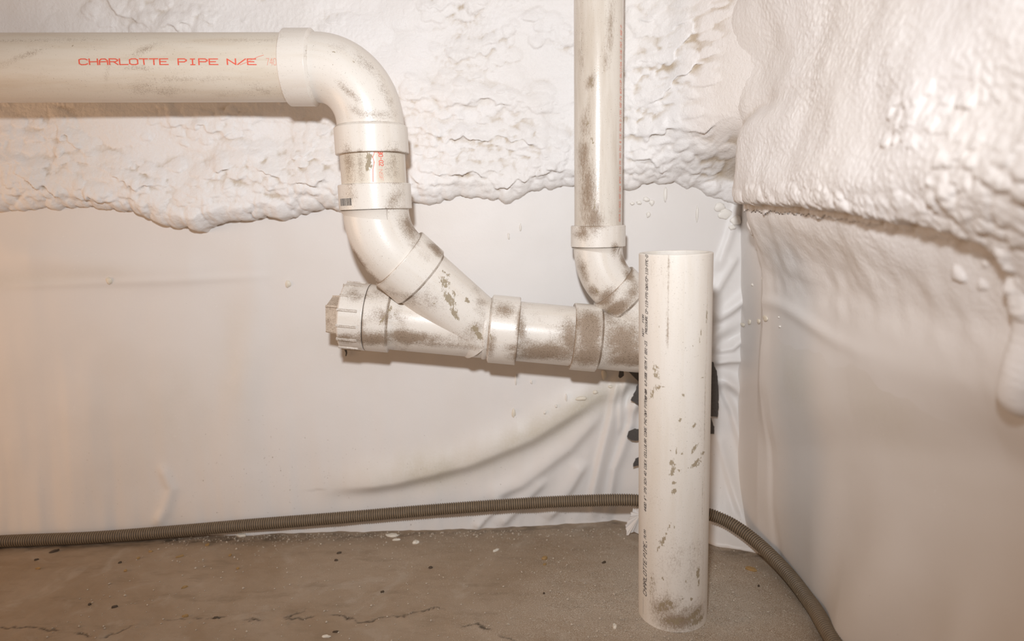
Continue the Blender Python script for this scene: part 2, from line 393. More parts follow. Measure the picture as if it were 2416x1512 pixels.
# back wall foam
gx = np.concatenate([np.linspace(-1.8, -1.12, 120, endpoint=False), np.arange(-1.12, 0.56, 0.0022)])
gz = np.concatenate([np.arange(0.63, 1.14, 0.0022), np.linspace(1.14, 1.7, 100)])
X, Z = np.meshgrid(gx, gz, indexing='ij')
ed_px = [(-300, 492), (0, 492), (150, 488), (300, 494), (350, 508), (400, 530), (470, 541), (520, 532), (570, 514), (700, 505), (760, 498), (800, 488), (880, 486), (970, 484), (1040, 468), (1090, 455), (1170, 468), (1205, 474), (1240, 456), (1290, 437), (1345, 434), (1400, 436), (1480, 440), (1530, 432), (1600, 436), (1650, 444), (1700, 470), (1760, 480)]
ed = np.array([onY(*p, -0.01)[[0, 2]] for p in ed_px])
zedge = np.interp(gx, ed[:, 0], ed[:, 1])
zedge = zedge + 0.006 * perlin(gx * 22, gx * 0 + 1.5, 90) + 0.0035 * perlin(gx * 60, gx * 0 + 2.5, 91)
D = Z - zedge[:, None]                                   # height above the foam's lower edge
lip_w = np.interp(X, [-1.8, -0.9, -0.72, -0.55, -0.35, -0.15, 0.05, 0.2, 0.4], [.020, .022, .034, .034, .028, .024, .018, .018, .020])
base = lip_w * np.sqrt(np.clip(D / 0.03, 0, 1)) * (1 - 0.35 * sstep(0.03, 0.16, D))
base += 0.008 * fbm(X * 6, Z * 6, 3, 92) * sstep(0, 0.06, D)
base += 0.014 * np.exp(-((D - 0.05) / 0.05) ** 2) * np.interp(X, [-1.2, -0.8, -0.6, -0.4, -0.25, 0.1], [0, .3, 1, .6, .3, .2])
base += 0.035 * sstep(0.25, 0.55, D) * sstep(-0.2, 0.35, X) * 0.6
base += np.interp(X, [.08, .19, .25, .30, .34, .37, .405, .45, .54], [0, .006, .022, .05, .092, .14, .21, .32, .5]) * sstep(0.735, 0.86, Z)
# broad swirl of the spray passes at the left: one raised lobe edge that runs down to the lip
lobe = [(150, 320), (200, 390), (260, 420), (330, 445), (400, 430)]
base = base - 0.02 * sstep(0, -0.012, D)
T = base.copy()
wv = 0.010
Xw = X + wv * fbm(X * 26, Z * 26, 3, 95); Zw = Z + wv * fbm(X * 26, Z * 26, 3, 96)
def dens(x, z):
    p = rng.random()
    return p
# layer 1: broad soft pancakes; then terraces along the edges of the spray passes, with nodules gathered on them
def edge_at(x): return np.interp(x, gx, zedge)
snap = gsmooth(gsmooth(T, 2, 0), 2, 1)
for k in range(150):
    x = rng.uniform(-1.3, 0.5); z = rng.uniform(0.66, 1.18)
    if z < edge_at(x) + 0.02: continue
    r = rng.uniform(0.028, 0.065)
    stamp(T, gx, gz, Xw, Zw, snap, x, z, r * rng.uniform(1.0, 1.7), r * 0.8, r * rng.uniform(0.05, 0.11), 0.8)
passes = [([(120, 285), (150, 330), (215, 385), (270, 415), (330, 445), (400, 425)], .006, 60), ([(395, 290), (470, 305), (535, 318), (560, 298)], .006, 40), ([(230, -10), (290, 40), (350, 65), (480, 66)], .006, 70),
          ([(955, 215), (1040, 250), (1130, 240), (1290, 268)], .005, 50), ([(965, 300), (1060, 335), (1180, 322), (1290, 362), (1350, 350)], .008, 80), ([(1000, 395), (1040, 425), (1110, 405), (1190, 442), (1290, 402), (1350, 392)], .009, 100),
          ([(1045, 150), (1130, 130), (1180, 124)], .004, 40), ([(1470, 275), (1510, 255), (1560, 225), (1630, 172)], .007, 40), ([(1470, 322), (1520, 336), (1555, 312), (1600, 322), (1650, 312)], .010, 40), ([(1470, 372), (1560, 398), (1600, 385), (1650, 402)], .007, 60),
          ([(1475, 210), (1520, 190), (1570, 150), (1610, 100), (1600, 40)], .005, 30), ([(640, 440), (700, 385), (745, 345), (748, 325)], .005, 40), ([(500, 420), (560, 390), (640, 410), (700, 440), (790, 430)], .008, 60), ([(830, 330), (960, 380), (990, 440)], .005, 40),
          ([(0, 360), (60, 420), (130, 455), (250, 470), (380, 480)], .006, 110), ([(990, 15), (1080, 20), (1150, 5)], .003, 20), ([(1290, 60), (1345, 110)], .003, 15), ([(1490, 60), (1560, 90), (1640, 60)], .004, 25), ([(-200, 330), (0, 345), (60, 330)], .006, 40)]
Xp = Xw + 0.011 * fbm(X * 15, Z * 15, 3, 97) + 0.006 * perlin(X * 60, Z * 60, 99); Zp = Zw + 0.013 * fbm(X * 15, Z * 15, 3, 98) + 0.007 * perlin(X * 60, Z * 60, 100)
pm = sstep(-0.35, 0.3, fbm(X * 17, Z * 17, 2, 106))
for pts, hh, n in passes:
    d, sg, tt = seg_field(pts, Xp, Zp, -0.02)
    side = sstep(-0.002, 0.003, d * sg) if pts[-1][0] > pts[0][0] else sstep(-0.002, 0.003, -d * sg)
    T += 1.15 * hh * (0.25 + 0.75 * pm) * side * np.exp(-d / 0.03) * np.clip(np.minimum(tt, 1 - tt) * 7, 0, 1)
snap = T.copy()
for pts, hh, n in passes:
    q = np.array([onY(*p, -0.02)[[0, 2]] for p in pts]); u_ = np.arange(len(q))
    for k in range(int(n * 2.0)):
        u = rng.uniform(0, len(q) - 1); x = np.interp(u, u_, q[:, 0]) + rng.normal(0, 0.016); z = np.interp(u, u_, q[:, 1]) + rng.normal(0.004, 0.013)
        if z < edge_at(x) - 0.002: continue
        r = rng.uniform(0.004, 0.015)
        stamp(T, gx, gz, Xw, Zw, snap, x, z, r * rng.uniform(1.0, 1.8), r, r * rng.uniform(0.22, 0.42), 0.5)
snap = T.copy()
bands = [(((990, 300), (1340, 460)), 230), (((1480, 340), (1670, 440)), 110), (((700, 300), (800, 500)), 60), (((330, 430), (800, 540)), 190), (((0, 380), (120, 500)), 120), (((0, 450), (400, 505)), 150), (((0, -60), (1700, 480)), 160)]
for (a, b), n in bands:
    for k in range(n):
        p = onY(rng.uniform(a[0], b[0]), rng.uniform(a[1], b[1]), -0.02); x, z = p[0], p[2]
        if z < edge_at(x) + 0.001: continue
        r = rng.uniform(0.003, 0.011)
        stamp(T, gx, gz, Xw, Zw, snap, x, z, r * rng.uniform(0.9, 1.6), r, r * rng.uniform(0.2, 0.42), 0.5)
# a row of fat nodules along the lip
snap = T.copy()
for k in range(210):
    x = rng.uniform(-1.1, 0.42); z = edge_at(x) + rng.uniform(0.0, 0.022)
    fat = 1.25 if -0.80 < x < -0.42 else 0.9
    r = rng.uniform(0.006, 0.017) * fat
    stamp(T, gx, gz, Xw, Zw, np.maximum(base, snap - 0.004), x, z, r * 1.3, r, r * 0.55, 0.5, 0.75)
T = T - 0.010 * sstep(0.002, -0.010, D)
rip = (ripple(X, Z, 0.010, 101) * 0.0012 + ripple(X, Z, 0.0052, 105) * 0.0006) * (0.8 + 1.2 * fbm(X * 7, Z * 7, 2, 108))
T = T + rip * sstep(0, 0.02, D + 0.01)
soft = gsmooth(gsmooth(T, 4, 0), 4, 1); bump = T - soft
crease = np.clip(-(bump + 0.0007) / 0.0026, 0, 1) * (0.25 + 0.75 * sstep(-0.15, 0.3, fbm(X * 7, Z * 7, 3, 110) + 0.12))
Zd = Z - 0.6 * np.clip(bump, -0.004, 0.006) - 0.35 * np.clip(T - 0.02, 0, 0.03) * np.exp(-np.clip(D, 0, 9) / 0.03)
sh = np.interp(X, back_off[0], gsmooth(back_off[2][:, -40:].mean(1), 3)) * 0
keep = (np.maximum.reduce([T[:-1, :-1], T[1:, :-1], T[:-1, 1:], T[1:, 1:]]) > -0.008) & (D[:-1, :-1] > -0.035)
P = np.stack([X, -T - 0.0015, Zd], -1)
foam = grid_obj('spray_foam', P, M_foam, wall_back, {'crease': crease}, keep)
tag(foam, 'white lumpy spray foam coat with a knobbly lower lip')

# ---------------------------------------------------------------- right wall: sheet, then foam
ys = np.concatenate([np.linspace(-1.25, -0.85, 60, endpoint=False), np.arange(-0.85, 0.012, 0.004)])
zs = np.concatenate([np.arange(-0.03, 1.32, 0.005)])
def belly(Yv, Zv): return Zv + np.interp(Yv, [-1.2, -0.72, -0.45, -0.2, 0], [-0.10, -0.075, 0, 0.10, 0.10]) * sstep(0.56, 0.42, Zv)
def right_base(Yv, Zv):
    """x of the sheet on the right-hand wall"""
    up_ = np.interp(Yv, [-1.3, -0.72, -0.42, -0.26, -0.178, -0.165, -0.13, 0.02], [.545, .527, .510, .498, .490, .484, .474, .474])
    lo_ = np.interp(Yv, [-1.3, -0.72, -0.42, -0.30, -0.187, -0.137, -0.119, -0.10, 0.02], [.53, .518, .506, .512, .512, .489, .48, .475, .475])
    k = sstep(0.04, 0.24, Zv); xb = lo_ * (1 - k) + up_ * k
    prof = np.interp(Zv, [-0.1, 0.0, 0.2, 0.29, 0.34, 0.40, 0.46, 0.52, 0.565, 0.60, 0.66, 0.72, 0.9, 2], [0, 0, .004, .008, .014, .036, .050, .050, .040, .047, .065, .07, .05, .03])
    # crease and belly run down towards the camera
    amp = np.interp(Yv, [-1.2, -0.7, -0.45, -0.178, -0.165, -0.13, 0], [1.0, 0.95, 0.78, 0.66, 0.55, 0.12, 0.0])
    return xb - prof * amp
Yg, Zg = np.meshgrid(ys, zs, indexing='ij')
Zq = belly(Yg, Zg)
S = right_base(Yg, Zq)
S = gsmooth(S, 2.2, 1)
S += 0.003 * fbm(Yg * 3, Zg * 3, 3, 120)
# soft hanging folds low on the sheet
S -= 0.010 * sstep(0.30, 0.08, Zg) * np.sin((Yg * 1.0 + 0.25 * Zg) * 38 + 2.0 * perlin(Yg * 4, Zg * 2, 122)) * sstep(-0.25, -0.5, Yg)
S -= 0.004 * np.exp(-((Zg - (0.50 - 0.10 * (Yg + 0.35)) + 0.03 * np.sin(Yg * 9)) / 0.012) ** 2) * sstep(-0.12, -0.2, Yg) * sstep(-0.6, -0.3, Yg)
rov = 0.8 * np.exp(-((Yg + 0.30) / 0.06) ** 2 - ((Zg - 0.40) / 0.06) ** 2) + 0.7 * np.exp(-((Yg + 0.52) / 0.07) ** 2 - ((Zg - 0.41) / 0.05) ** 2)
wall_right = grid_obj('wall_right', np.stack([S, Yg, Zg], -1), M_sheet, attrs={'overspray': rov * 0.45, 'dust': 0.25 * sstep(0.35, 0.1, Zg)}, flip=True)
tag(wall_right, 'right wall draped in smooth white sheeting under a bulge of spray foam', kind='structure')

gy = np.concatenate([np.linspace(-1.25, -0.86, 60, endpoint=False), np.arange(-0.86, 0.06, 0.0019)])
gz2 = np.concatenate([np.arange(0.40, 1.16, 0.0019), np.linspace(1.16, 1.7, 70)])
Yg, Zg = np.meshgrid(gy, gz2, indexing='ij')
Zq = belly(Yg, Zg)
ii = np.clip(np.searchsorted(ys, gy) - 1, 0, len(ys) - 2); fi = np.clip((gy - ys[ii]) / (ys[ii + 1] - ys[ii]), 0, 1)[:, None]
jj = np.clip(np.searchsorted(zs, gz2) - 1, 0, len(zs) - 2); fj = np.clip((gz2 - zs[jj]) / (zs[jj + 1] - zs[jj]), 0, 1)[None]
Sx = (S[ii][:, jj] * (1 - fi) + S[ii + 1][:, jj] * fi) * (1 - fj) + (S[ii][:, jj + 1] * (1 - fi) + S[ii + 1][:, jj + 1] * fi) * fj
lp = np.array([onX(px, py, xx)[1:] for px, py, xx in [(1750, 490, .40), (1800, 494, .40), (1850, 497, .405), (1950, 510, .41), (2080, 540, .415), (2200, 566, .42), (2300, 606, .43), (2350, 660, .44), (2385, 740, .45), (2416, 800, .45)]])
o_ = np.argsort(lp[:, 0]); lipz = np.interp(Yg, lp[o_, 0], lp[o_, 1], left=lp[o_[0], 1] - 0.03, right=lp[o_[-1], 1])
lipz0 = lipz.copy(); lipz = lipz + 0.006 * perlin(Yg * 30, Yg * 0, 130) + 0.003 * perlin(Yg * 80, Yg * 0, 131)
Dl = Zg - lipz; Ds = Zg - lipz0 + 0.03 * fbm(Yg * 9, Zg * 9, 3, 145)
nose = np.exp(-np.clip((Yg + 0.235) / 0.10, 0, 9) ** 2); nose = nose + (1 - nose) * sstep(0.79, 0.90, Zg)                              # bulge fades out into the corner
low = 0.018 + 0.045 * np.exp(-((Zg - 0.80) / 0.13) ** 2) + 0.022 * np.exp(-((Zg - 0.70) / 0.05) ** 2)   # lower lobe
upl = 0.05 * np.exp(-((Zg - (1.0 - 0.35 * (Yg + 0.2))) / 0.10) ** 2) + 0.03 * np.exp(-((Zg - (1.13 - 0.5 * (Yg + 0.2))) / 0.05) ** 2)
t = (low * np.sqrt(np.clip(Dl / 0.02, 0, 1)) + upl) * nose
t -= 0.014 * np.exp(-((Zg - (0.812 + 0.015 * np.sin(Yg * 20) - 0.25 * (Yg + 0.2))) / 0.016) ** 2) * np.exp(-((Yg + 0.22) / 0.12) ** 2) * nose
t += 0.018 * fbm(Yg * 4.5, Zg * 4.5, 3, 140) * sstep(0, 0.06, Dl)
# corner fillet above the sheet
fil = 0.02 * np.exp(np.clip(Yg + 0.0, -9, 0) / 0.085) * sstep(0.68, 0.80, Zg)
t = t + fil
# thin skin of foam under the lip, thinning into the sheet
lowl = (0.018 + 0.045 * np.exp(-((lipz0 - 0.80) / 0.13) ** 2) + 0.022 * np.exp(-((lipz0 - 0.70) / 0.05) ** 2)) * nose
skin = (lowl - 0.014).clip(0.003, 1) * sstep(-0.17, 0.0, Ds) ** 1.2 + 0.0028 - 0.0056 * sstep(-0.06, -0.38, Ds)
t = np.where(Dl > 0, np.maximum(t, skin), skin)
# blobs near the outlet of the bulge (the runny clump at its lower end and the drooping run at the far right)
run_px = [(2395, 690, .455), (2400, 760, .457), (2388, 830, .459), (2380, 890, .46), (2370, 930, .462)]
rp = np.array([onX(*p)[1:] for p in run_px])
for yy, zz in zip(np.interp(np.linspace(0, 4, 14), range(5), rp[:, 0]), np.interp(np.linspace(0, 4, 14), range(5), rp[:, 1])):
    q = np.clip(1 - ((Yg - yy) / 0.020) ** 2 - ((Zg - zz) / 0.024) ** 2, 0, 1); t = np.maximum(t, skin + 0.022 * q ** 0.5 - 0.002)
bt = t.copy(); Yw = Yg + 0.006 * fbm(Yg * 40, Zg * 40, 2, 150); Zw = Zg + 0.006 * fbm(Yg * 40, Zg * 40, 2, 151)
for k in range(170):                                                                       # knobbly rim along the lip
    y = rng.uniform(-0.8, -0.17); z = np.interp(y, lp[o_, 0], lp[o_, 1]) + rng.uniform(0.0, 0.03); r = rng.uniform(0.005, 0.014)
    stamp(t, gy, gz2, Yw, Zw, bt, y, z, r * 1.5, r, r * 0.35, 0.5, 0.7)
for px, py, xx, n, sp in [(1790, 540, .45, 26, 0.012), (1785, 575, .46, 14, 0.010), (2160, 275, .40, 40, 0.022), (1740, 770, .47, 0, 0.01), (2390, 450, .41, 60, 0.05), (2300, 520, .41, 60, 0.05)]:
    c = onX(px, py, xx)
    for k in range(n):
        y, z = c[1] + rng.normal(0, sp), c[2] + rng.normal(0, sp * 0.6); r = rng.uniform(0.004, 0.010)
        stamp(t, gy, gz2, Yw, Zw, bt, y, z, r * 1.3, r, r * 0.5, 0.5, 0.7)
slant = Yg * 0.80 + Zg * 0.45; acr = -Yg * 0.45 + Zg * 0.80
peb = np.abs(perlin(slant / 0.0105 + 0.5 * perlin(slant / 0.03, acr / 0.03, 160), acr / 0.0075, 161))
peb2 = np.abs(perlin(slant / 0.0055, acr / 0.0045, 163))
pamp = (sstep(-0.13, -0.03, Ds) * 0.27 + 0.73 * sstep(-0.01, 0.01, Dl)) * (0.45 + 0.55 * sstep(-0.15, -0.5, Yg)) * (0.7 + 0.6 * fbm(Yg * 8, Zg * 8, 2, 165))
t = t + pamp * (0.0036 * np.minimum(peb, 0.5) + 0.0015 * peb2 - 0.0010)
sb = gsmooth(gsmooth(t, 4, 0), 4, 1); bu = t - sb
crease = np.clip(-(bu + 0.0014) / 0.003, 0, 1) * 0.7
Zd = Zg - 0.5 * np.clip(bu, -0.003, 0.004) - 0.5 * np.clip(t - 0.03, 0, 0.05) * np.exp(-np.clip(Dl, 0, 9) / 0.02) * (Dl > 0)
keep = np.maximum.reduce([t[:-1, :-1], t[1:, :-1], t[:-1, 1:], t[1:, 1:]]) > -0.0022
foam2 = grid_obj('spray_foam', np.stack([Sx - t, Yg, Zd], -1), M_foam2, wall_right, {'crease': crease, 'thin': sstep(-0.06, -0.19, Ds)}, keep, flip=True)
tag(foam2, 'bulging pebbly white spray foam mass in the corner')

# ================================================================== PIPE BUILDING
STAINS = []
def stain(px, py, Yd, L, W, ang, strength=1.0, kind='mud'):
    """one smear: centre on the surface at depth Yd, half-length L and half-width W in metres, ang in degrees in the wall's plane"""
    c = onY(px, py, Yd); a = math.radians(ang)
    STAINS.append((c, np.array([math.cos(a), 0, math.sin(a)]), np.array([-math.sin(a), 0, math.cos(a)]), L, W, strength, kind))
def paint(P, extra=None):
    g = np.zeros(len(P)); mu = np.zeros(len(P))
    for c, d, e, L, W, s, kind in STAINS:
        q = P - c; k = s * np.clip(1.15 - np.sqrt((q @ d / L) ** 2 + (q @ e / W) ** 2 + (q[:, 1] / 0.035) ** 2), 0, 1)
        if kind == 'mud': mu = np.maximum(mu, k)
        else: g = np.maximum(g, k)
    pat = sstep(-0.1, 0.7, fbm(P[:, 0] * 16 + P[:, 1] * 9, P[:, 2] * 16, 3, 301))
    lowd = sstep(0.75, 0.55, P[:, 2]) * sstep(0.19, 0.17, np.abs(P[:, 1] + 0.02))             # the old drain run is dirtier all over
    g = g + pat * (0.16 + 0.30 * lowd) + 0.10 * lowd
    if extra is not None: g = g + extra(P)
    return {'grime': np.clip(g, 0, 1.3), 'mud': np.clip(mu, 0, 1)}
def frames(pts):
    pts = np.asarray(pts, float); tn = np.gradient(pts, axis=0); tn /= np.linalg.norm(tn, axis=1)[:, None]
    ref = np.array([0, -1.0, 0]); n = ref - tn[0] * (ref @ tn[0]); n = nrm(n); N = [n]
    for i in range(1, len(pts)):
        n = N[-1] - tn[i] * (N[-1] @ tn[i]); N.append(nrm(n))
    N = np.array(N); B = np.cross(tn, N)
    return pts, tn, N, B
def tube(name, pts, radii, mat, parent, seg=96, extra=None, label=None, cap=(False, False), attrs=None):
    pts, tn, N, B = frames(pts); n = len(pts); radii = np.broadcast_to(np.asarray(radii, float), (n,))
    a = np.linspace(0, 2 * np.pi, seg, endpoint=False)
    P = pts[:, None] + radii[:, None, None] * (np.cos(a)[None, :, None] * N[:, None] + np.sin(a)[None, :, None] * B[:, None])
    s = np.concatenate([[0], np.cumsum(np.linalg.norm(np.diff(pts, axis=0), axis=1) + np.abs(np.diff(radii)))])
    F = grid_faces(n, seg, wrap=True)
    i, j = np.meshgrid(np.arange(n - 1), np.arange(seg), indexing='ij'); R = radii.max()
    av = 2 * np.pi / seg * R
    u0, u1 = j * av, (j + 1) * av; v0, v1 = s[i], s[i + 1]
    uv = np.stack([u0, v0, u1, v0, u1, v1, u0, v1], -1).reshape(-1, 2)
    V = P.reshape(-1, 3)
    at = attrs if attrs is not None else paint(V, extra)
    V2 = V - wpos(parent)
    me = raw_mesh(name, V2, F[:, ::-1], None, at)
    uv = np.stack([u0, v1, u1, v1, u1, v0, u0, v0], -1).reshape(-1, 2)
    l = me.uv_layers.new(name='UVMap'); l.data.foreach_set('uv', uv.astype(np.float32).ravel())
    if any(cap):
        bm = bmesh.new(); bm.from_mesh(me); bm.verts.ensure_lookup_table()
        if cap[0]: bm.faces.new([bm.verts[k] for k in range(seg)])
        if cap[1]: bm.faces.new([bm.verts[(n - 1) * seg + k] for k in range(seg)][::-1])
        bmesh.ops.recalc_face_normals(bm, faces=bm.faces); bm.to_mesh(me); bm.free()
    o = link(name, me, parent, mat)
    if label: o['label'] = label
    return o
def lathe(name, p0, p1, prof, mat, parent, seg=96, step=0.004, **kw):
    """prof: (s, r) pairs along p0->p1 (s in metres), corners kept tight with extra loops"""
    p0 = np.asarray(p0, float); d = nrm(np.asarray(p1, float) - p0)
    S, R = [], []
    for (s0, r0), (s1, r1) in zip(prof[:-1], prof[1:]):
        L = math.hypot(s1 - s0, r1 - r0); k = max(1, int(L / step)); e = min(0.12, 0.0006 / max(L, 1e-6))
        ts = sorted(set([0.0, e] + [q / k for q in range(1, k) if e < q / k < 1 - e] + [1 - e]))
        S += [s0 + (s1 - s0) * q for q in ts]; R += [r0 + (r1 - r0) * q for q in ts]
    S.append(prof[-1][0]); R.append(prof[-1][1])
    S = np.array(S); R = np.array(R)
    # frames need a steady direction, so build rings directly
    N = nrm(np.array([0, -1.0, 0]) - d * (-d[1])); B = np.cross(d, N); n = len(S)
    a = np.linspace(0, 2 * np.pi, seg, endpoint=False)
    P = p0 + S[:, None, None] * d + R[:, None, None] * (np.cos(a)[None, :, None] * N + np.sin(a)[None, :, None] * B)
    V = P.reshape(-1, 3); F = grid_faces(n, seg, wrap=True)[:, ::-1]
    arc = np.concatenate([[0], np.cumsum(np.hypot(np.diff(S), np.diff(R)))])
    i, j = np.meshgrid(np.arange(n - 1), np.arange(seg), indexing='ij'); av = 2 * np.pi / seg * R.max()
    uv = np.stack([j * av, arc[i + 1], (j + 1) * av, arc[i + 1], (j + 1) * av, arc[i], j * av, arc[i]], -1).reshape(-1, 2)
    at = paint(V, kw.get('extra'))
    if name.endswith('hub'):
        Sv = np.repeat(S, seg); e_ = np.minimum(np.abs(Sv), np.abs(Sv - prof[-2][0])); nv = 0.55 + 0.9 * fbm(V[:, 0] * 45, V[:, 2] * 45, 2, 305)
        at['grime'] = np.clip(at['grime'] + (0.55 + 0.35 * (V[:, 2] < 0.62)) * nv * np.exp(-e_ / 0.0022), 0, 1.3)
    me = raw_mesh(name, V - wpos(parent), F, None, at)
    l = me.uv_layers.new(name='UVMap'); l.data.foreach_set('uv', uv.astype(np.float32).ravel())
    o = link(name, me, parent, mat)
    if kw.get('label'): o['label'] = kw['label']
    return o
def hub_prof(L, R, r_in, taper=0.005, back=0.004, rim=True):
    """socket: mouth face at s=0, shoulder at s=L falling to the body"""
    b = 0.0012
    return [(0.0, r_in), (0.0, R - b), (b, R), (L - taper, R), (L, r_in + 0.0012), (L + back, r_in - 0.001)]

# ---- stroke lettering (inkjet style) wrapped onto a pipe
FONT = {
 'A': ['0,0 0,4 1,6 3,6 4,4 4,0', '0,3 4,3'], 'B': ['0,0 0,6 3,6 4,5 4,4 3,3 0,3', '3,3 4,2 4,1 3,0 0,0'], 'C': ['4,5 3,6 1,6 0,5 0,1 1,0 3,0 4,1'],
 'D': ['0,0 0,6 3,6 4,5 4,1 3,0 0,0'], 'E': ['4,6 0,6 0,0 4,0', '0,3 3,3'], 'F': ['4,6 0,6 0,0', '0,3 3,3'], 'G': ['4,5 3,6 1,6 0,5 0,1 1,0 3,0 4,1 4,3 2,3'],
 'H': ['0,0 0,6', '4,0 4,6', '0,3 4,3'], 'I': ['1,6 3,6', '2,6 2,0', '1,0 3,0'], 'L': ['0,6 0,0 4,0'], 'M': ['0,0 0,6 2,3 4,6 4,0'], 'N': ['0,0 0,6 4,0 4,6'],
 'O': ['1,0 0,1 0,5 1,6 3,6 4,5 4,1 3,0 1,0'], 'P': ['0,0 0,6 3,6 4,5 4,4 3,3 0,3'], 'R': ['0,0 0,6 3,6 4,5 4,4 3,3 0,3', '2,3 4,0'],
 'S': ['4,5 3,6 1,6 0,5 0,4 1,3 3,3 4,2 4,1 3,0 1,0 0,1'], 'T': ['0,6 4,6', '2,6 2,0'], 'U': ['0,6 0,1 1,0 3,0 4,1 4,6'], 'V': ['0,6 2,0 4,6'],
 'W': ['0,6 0.8,0 2,3 3.2,0 4,6'], 'X': ['0,0 4,6', '0,6 4,0'], 'Y': ['0,6 2,3 4,6', '2,3 2,0'], 'Z': ['0,6 4,6 0,0 4,0'],
 '0': ['1,0 0,1 0,5 1,6 3,6 4,5 4,1 3,0 1,0'], '1': ['1,5 2,6 2,0', '1,0 3,0'], '2': ['0,5 1,6 3,6 4,5 4,4 0,0 4,0'], '3': ['0,6 4,6 2,3.5 4,2 4,1 3,0 1,0 0,1'],
 '4': ['3,0 3,6 0,2 4,2'], '5': ['4,6 0,6 0,3.5 3,3.5 4,2.5 4,1 3,0 0,0'], '6': ['4,6 1,6 0,4 0,1 1,0 3,0 4,1 4,2 3,3 0,3'], '7': ['0,6 4,6 1,0'],
 '8': ['1,3 0,4 0,5 1,6 3,6 4,5 4,4 3,3 1,3 0,2 0,1 1,0 3,0 4,1 4,2 3,3'], '9': ['0,0 3,0 4,2 4,5 3,6 1,6 0,5 0,4 1,3 4,3'],
 '-': ['0.5,3 3.5,3'], '/': ['0,0 4,6'], '.': ['1.7,0 2.3,0 2.3,0.6 1.7,0.6'], '"': ['1,6 1,4.5', '3,6 3,4.5'], ':': ['2,1 2,1.6', '2,4 2,4.6'], '@': ['3,2 2,2 1.5,3 2,4 3,4 3,1.5 4,2 4,5 3,6 1,6 0,5 0,1 1,0 4,0'], '#': ['1,0 1,6', '3,0 3,6', '0,2 4,2', '0,4 4,4']}
def letters(text, cw, ch, adv, slant=0.0, jitter=0.0):
    """list of ((x0,y0),(x1,y1)) strokes for one line starting at x = 0"""
    out = []; x = 0
    for chh in text.upper():
        for st in FONT.get(chh, []):
            p = [tuple(map(float, q.split(','))) for q in st.split()]
            q = [(x + cw * a / 4 + slant * ch * b / 6 + random.uniform(-jitter, jitter), ch * b / 6 + random.uniform(-jitter, jitter)) for a, b in p]
            out += list(zip(q[:-1], q[1:]))
        x += adv
    return out
def ink(name, strokes, mapf, wid, mat, parent, label=None, thick=0.00025):
    """strokes as thin raised ribbons on the surface given by mapf(x, y) -> point, normal"""
    V, F = [], []
    for (x0, y0), (x1, y1) in strokes:
        L = math.hypot(x1 - x0, y1 - y0)
        if L < 1e-7: continue
        dx, dy = (x1 - x0) / L, (y1 - y0) / L; wx_, wy_ = wid if isinstance(wid, tuple) else (wid, wid)
        px, py = -dy * wx_ / 2, dx * wy_ / 2; ex, ey = dx * wx_ * 0.4, dy * wy_ * 0.4
        k = max(1, int(L / 0.004)); b = len(V)
        for q in range(k + 1):
            t_ = q / k; xx = x0 - ex + (x1 - x0 + 2 * ex) * t_; yy = y0 - ey + (y1 - y0 + 2 * ey) * t_
            V.append(mapf(xx + px, yy + py, thick)); V.append(mapf(xx - px, yy - py, thick))
        for q in range(k): F.append((b + 2 * q, b + 2 * q + 1, b + 2 * q + 3, b + 2 * q + 2))
    V = np.array(V) - wpos(parent)
    o = link(name, raw_mesh(name, V, F, smooth=False), parent, mat)
    if label: o['label'] = label
    return o
def cyl_hit(px, py, A, d, R):
    """photo pixel -> (distance along axis, angle) on a straight pipe"""
    r = ray(px, py); o = EYE - A; d = nrm(d); rp_ = r - d * (r @ d); op = o - d * (o @ d)
    a = rp_ @ rp_; b = 2 * rp_ @ op; c = op @ op - R * R; t = (-b - math.sqrt(b * b - 4 * a * c)) / (2 * a)
    h = EYE + t * r; N = nrm(np.array([0, -1.0, 0]) - d * (-d[1])); B = np.cross(d, N); v = h - A
    return v @ d, math.atan2(v @ B, v @ N)
def cyl_map(A, d, R, s0, a0, along=(1, 0), updir=(0, 1)):
    """text x/y -> point: text x runs (along s, arc), text y runs (updir s, arc)"""
    d = nrm(d); N = nrm(np.array([0, -1.0, 0]) - d * (-d[1])); B = np.cross(d, N)
    def f(x, y, h):
        s = s0 + x * along[0] + y * updir[0]; a = a0 + (x * along[1] + y * updir[1]) / R
        return A + d * s + (R + h) * (math.cos(a) * N + math.sin(a) * B)
    return f

# ---------------------------------------------------------------- stains (kept with the surface they lie on)
R4, H4, R3, H3 = 0.0572, 0.0643, 0.0445, 0.0512
YA, YD, Y3 = -0.155, -0.110, -0.105
fY = YA - R4
# top run
for a in [(60, 130, .07, .008, 20, .45), (345, 112, .04, .010, 25, .55), (320, 205, .05, .018, 5, .5), (360, 215, .1, .012, 0, .75), (520, 222, .12, .012, 3, .8), (620, 215, .05, .014, -20, .7), (250, 170, .03, .006, 60, .45), (100, 90, .2, .006, 0, .5), (560, 90, .12, .006, 0, .45), (420, 185, .16, .006, 0, .35), (325, 160, .05, .007, 0, .5)]:
    stain(a[0], a[1], fY, *a[2:], kind='grime')
for a in [(167, 106, .004, .0015, 0, .8), (220, 206, .003, .0012, -50, .8), (445, 208, .005, .003, 10, .8), (540, 185, .003, .002, 0, .8), (785, 122, .008, .0016, 3, 1.0), (787, 156, .003, .002, -60, .9), (648, 200, .003, .002, 0, .8)]:
    stain(a[0], a[1], fY, *a[2:], kind='mud')
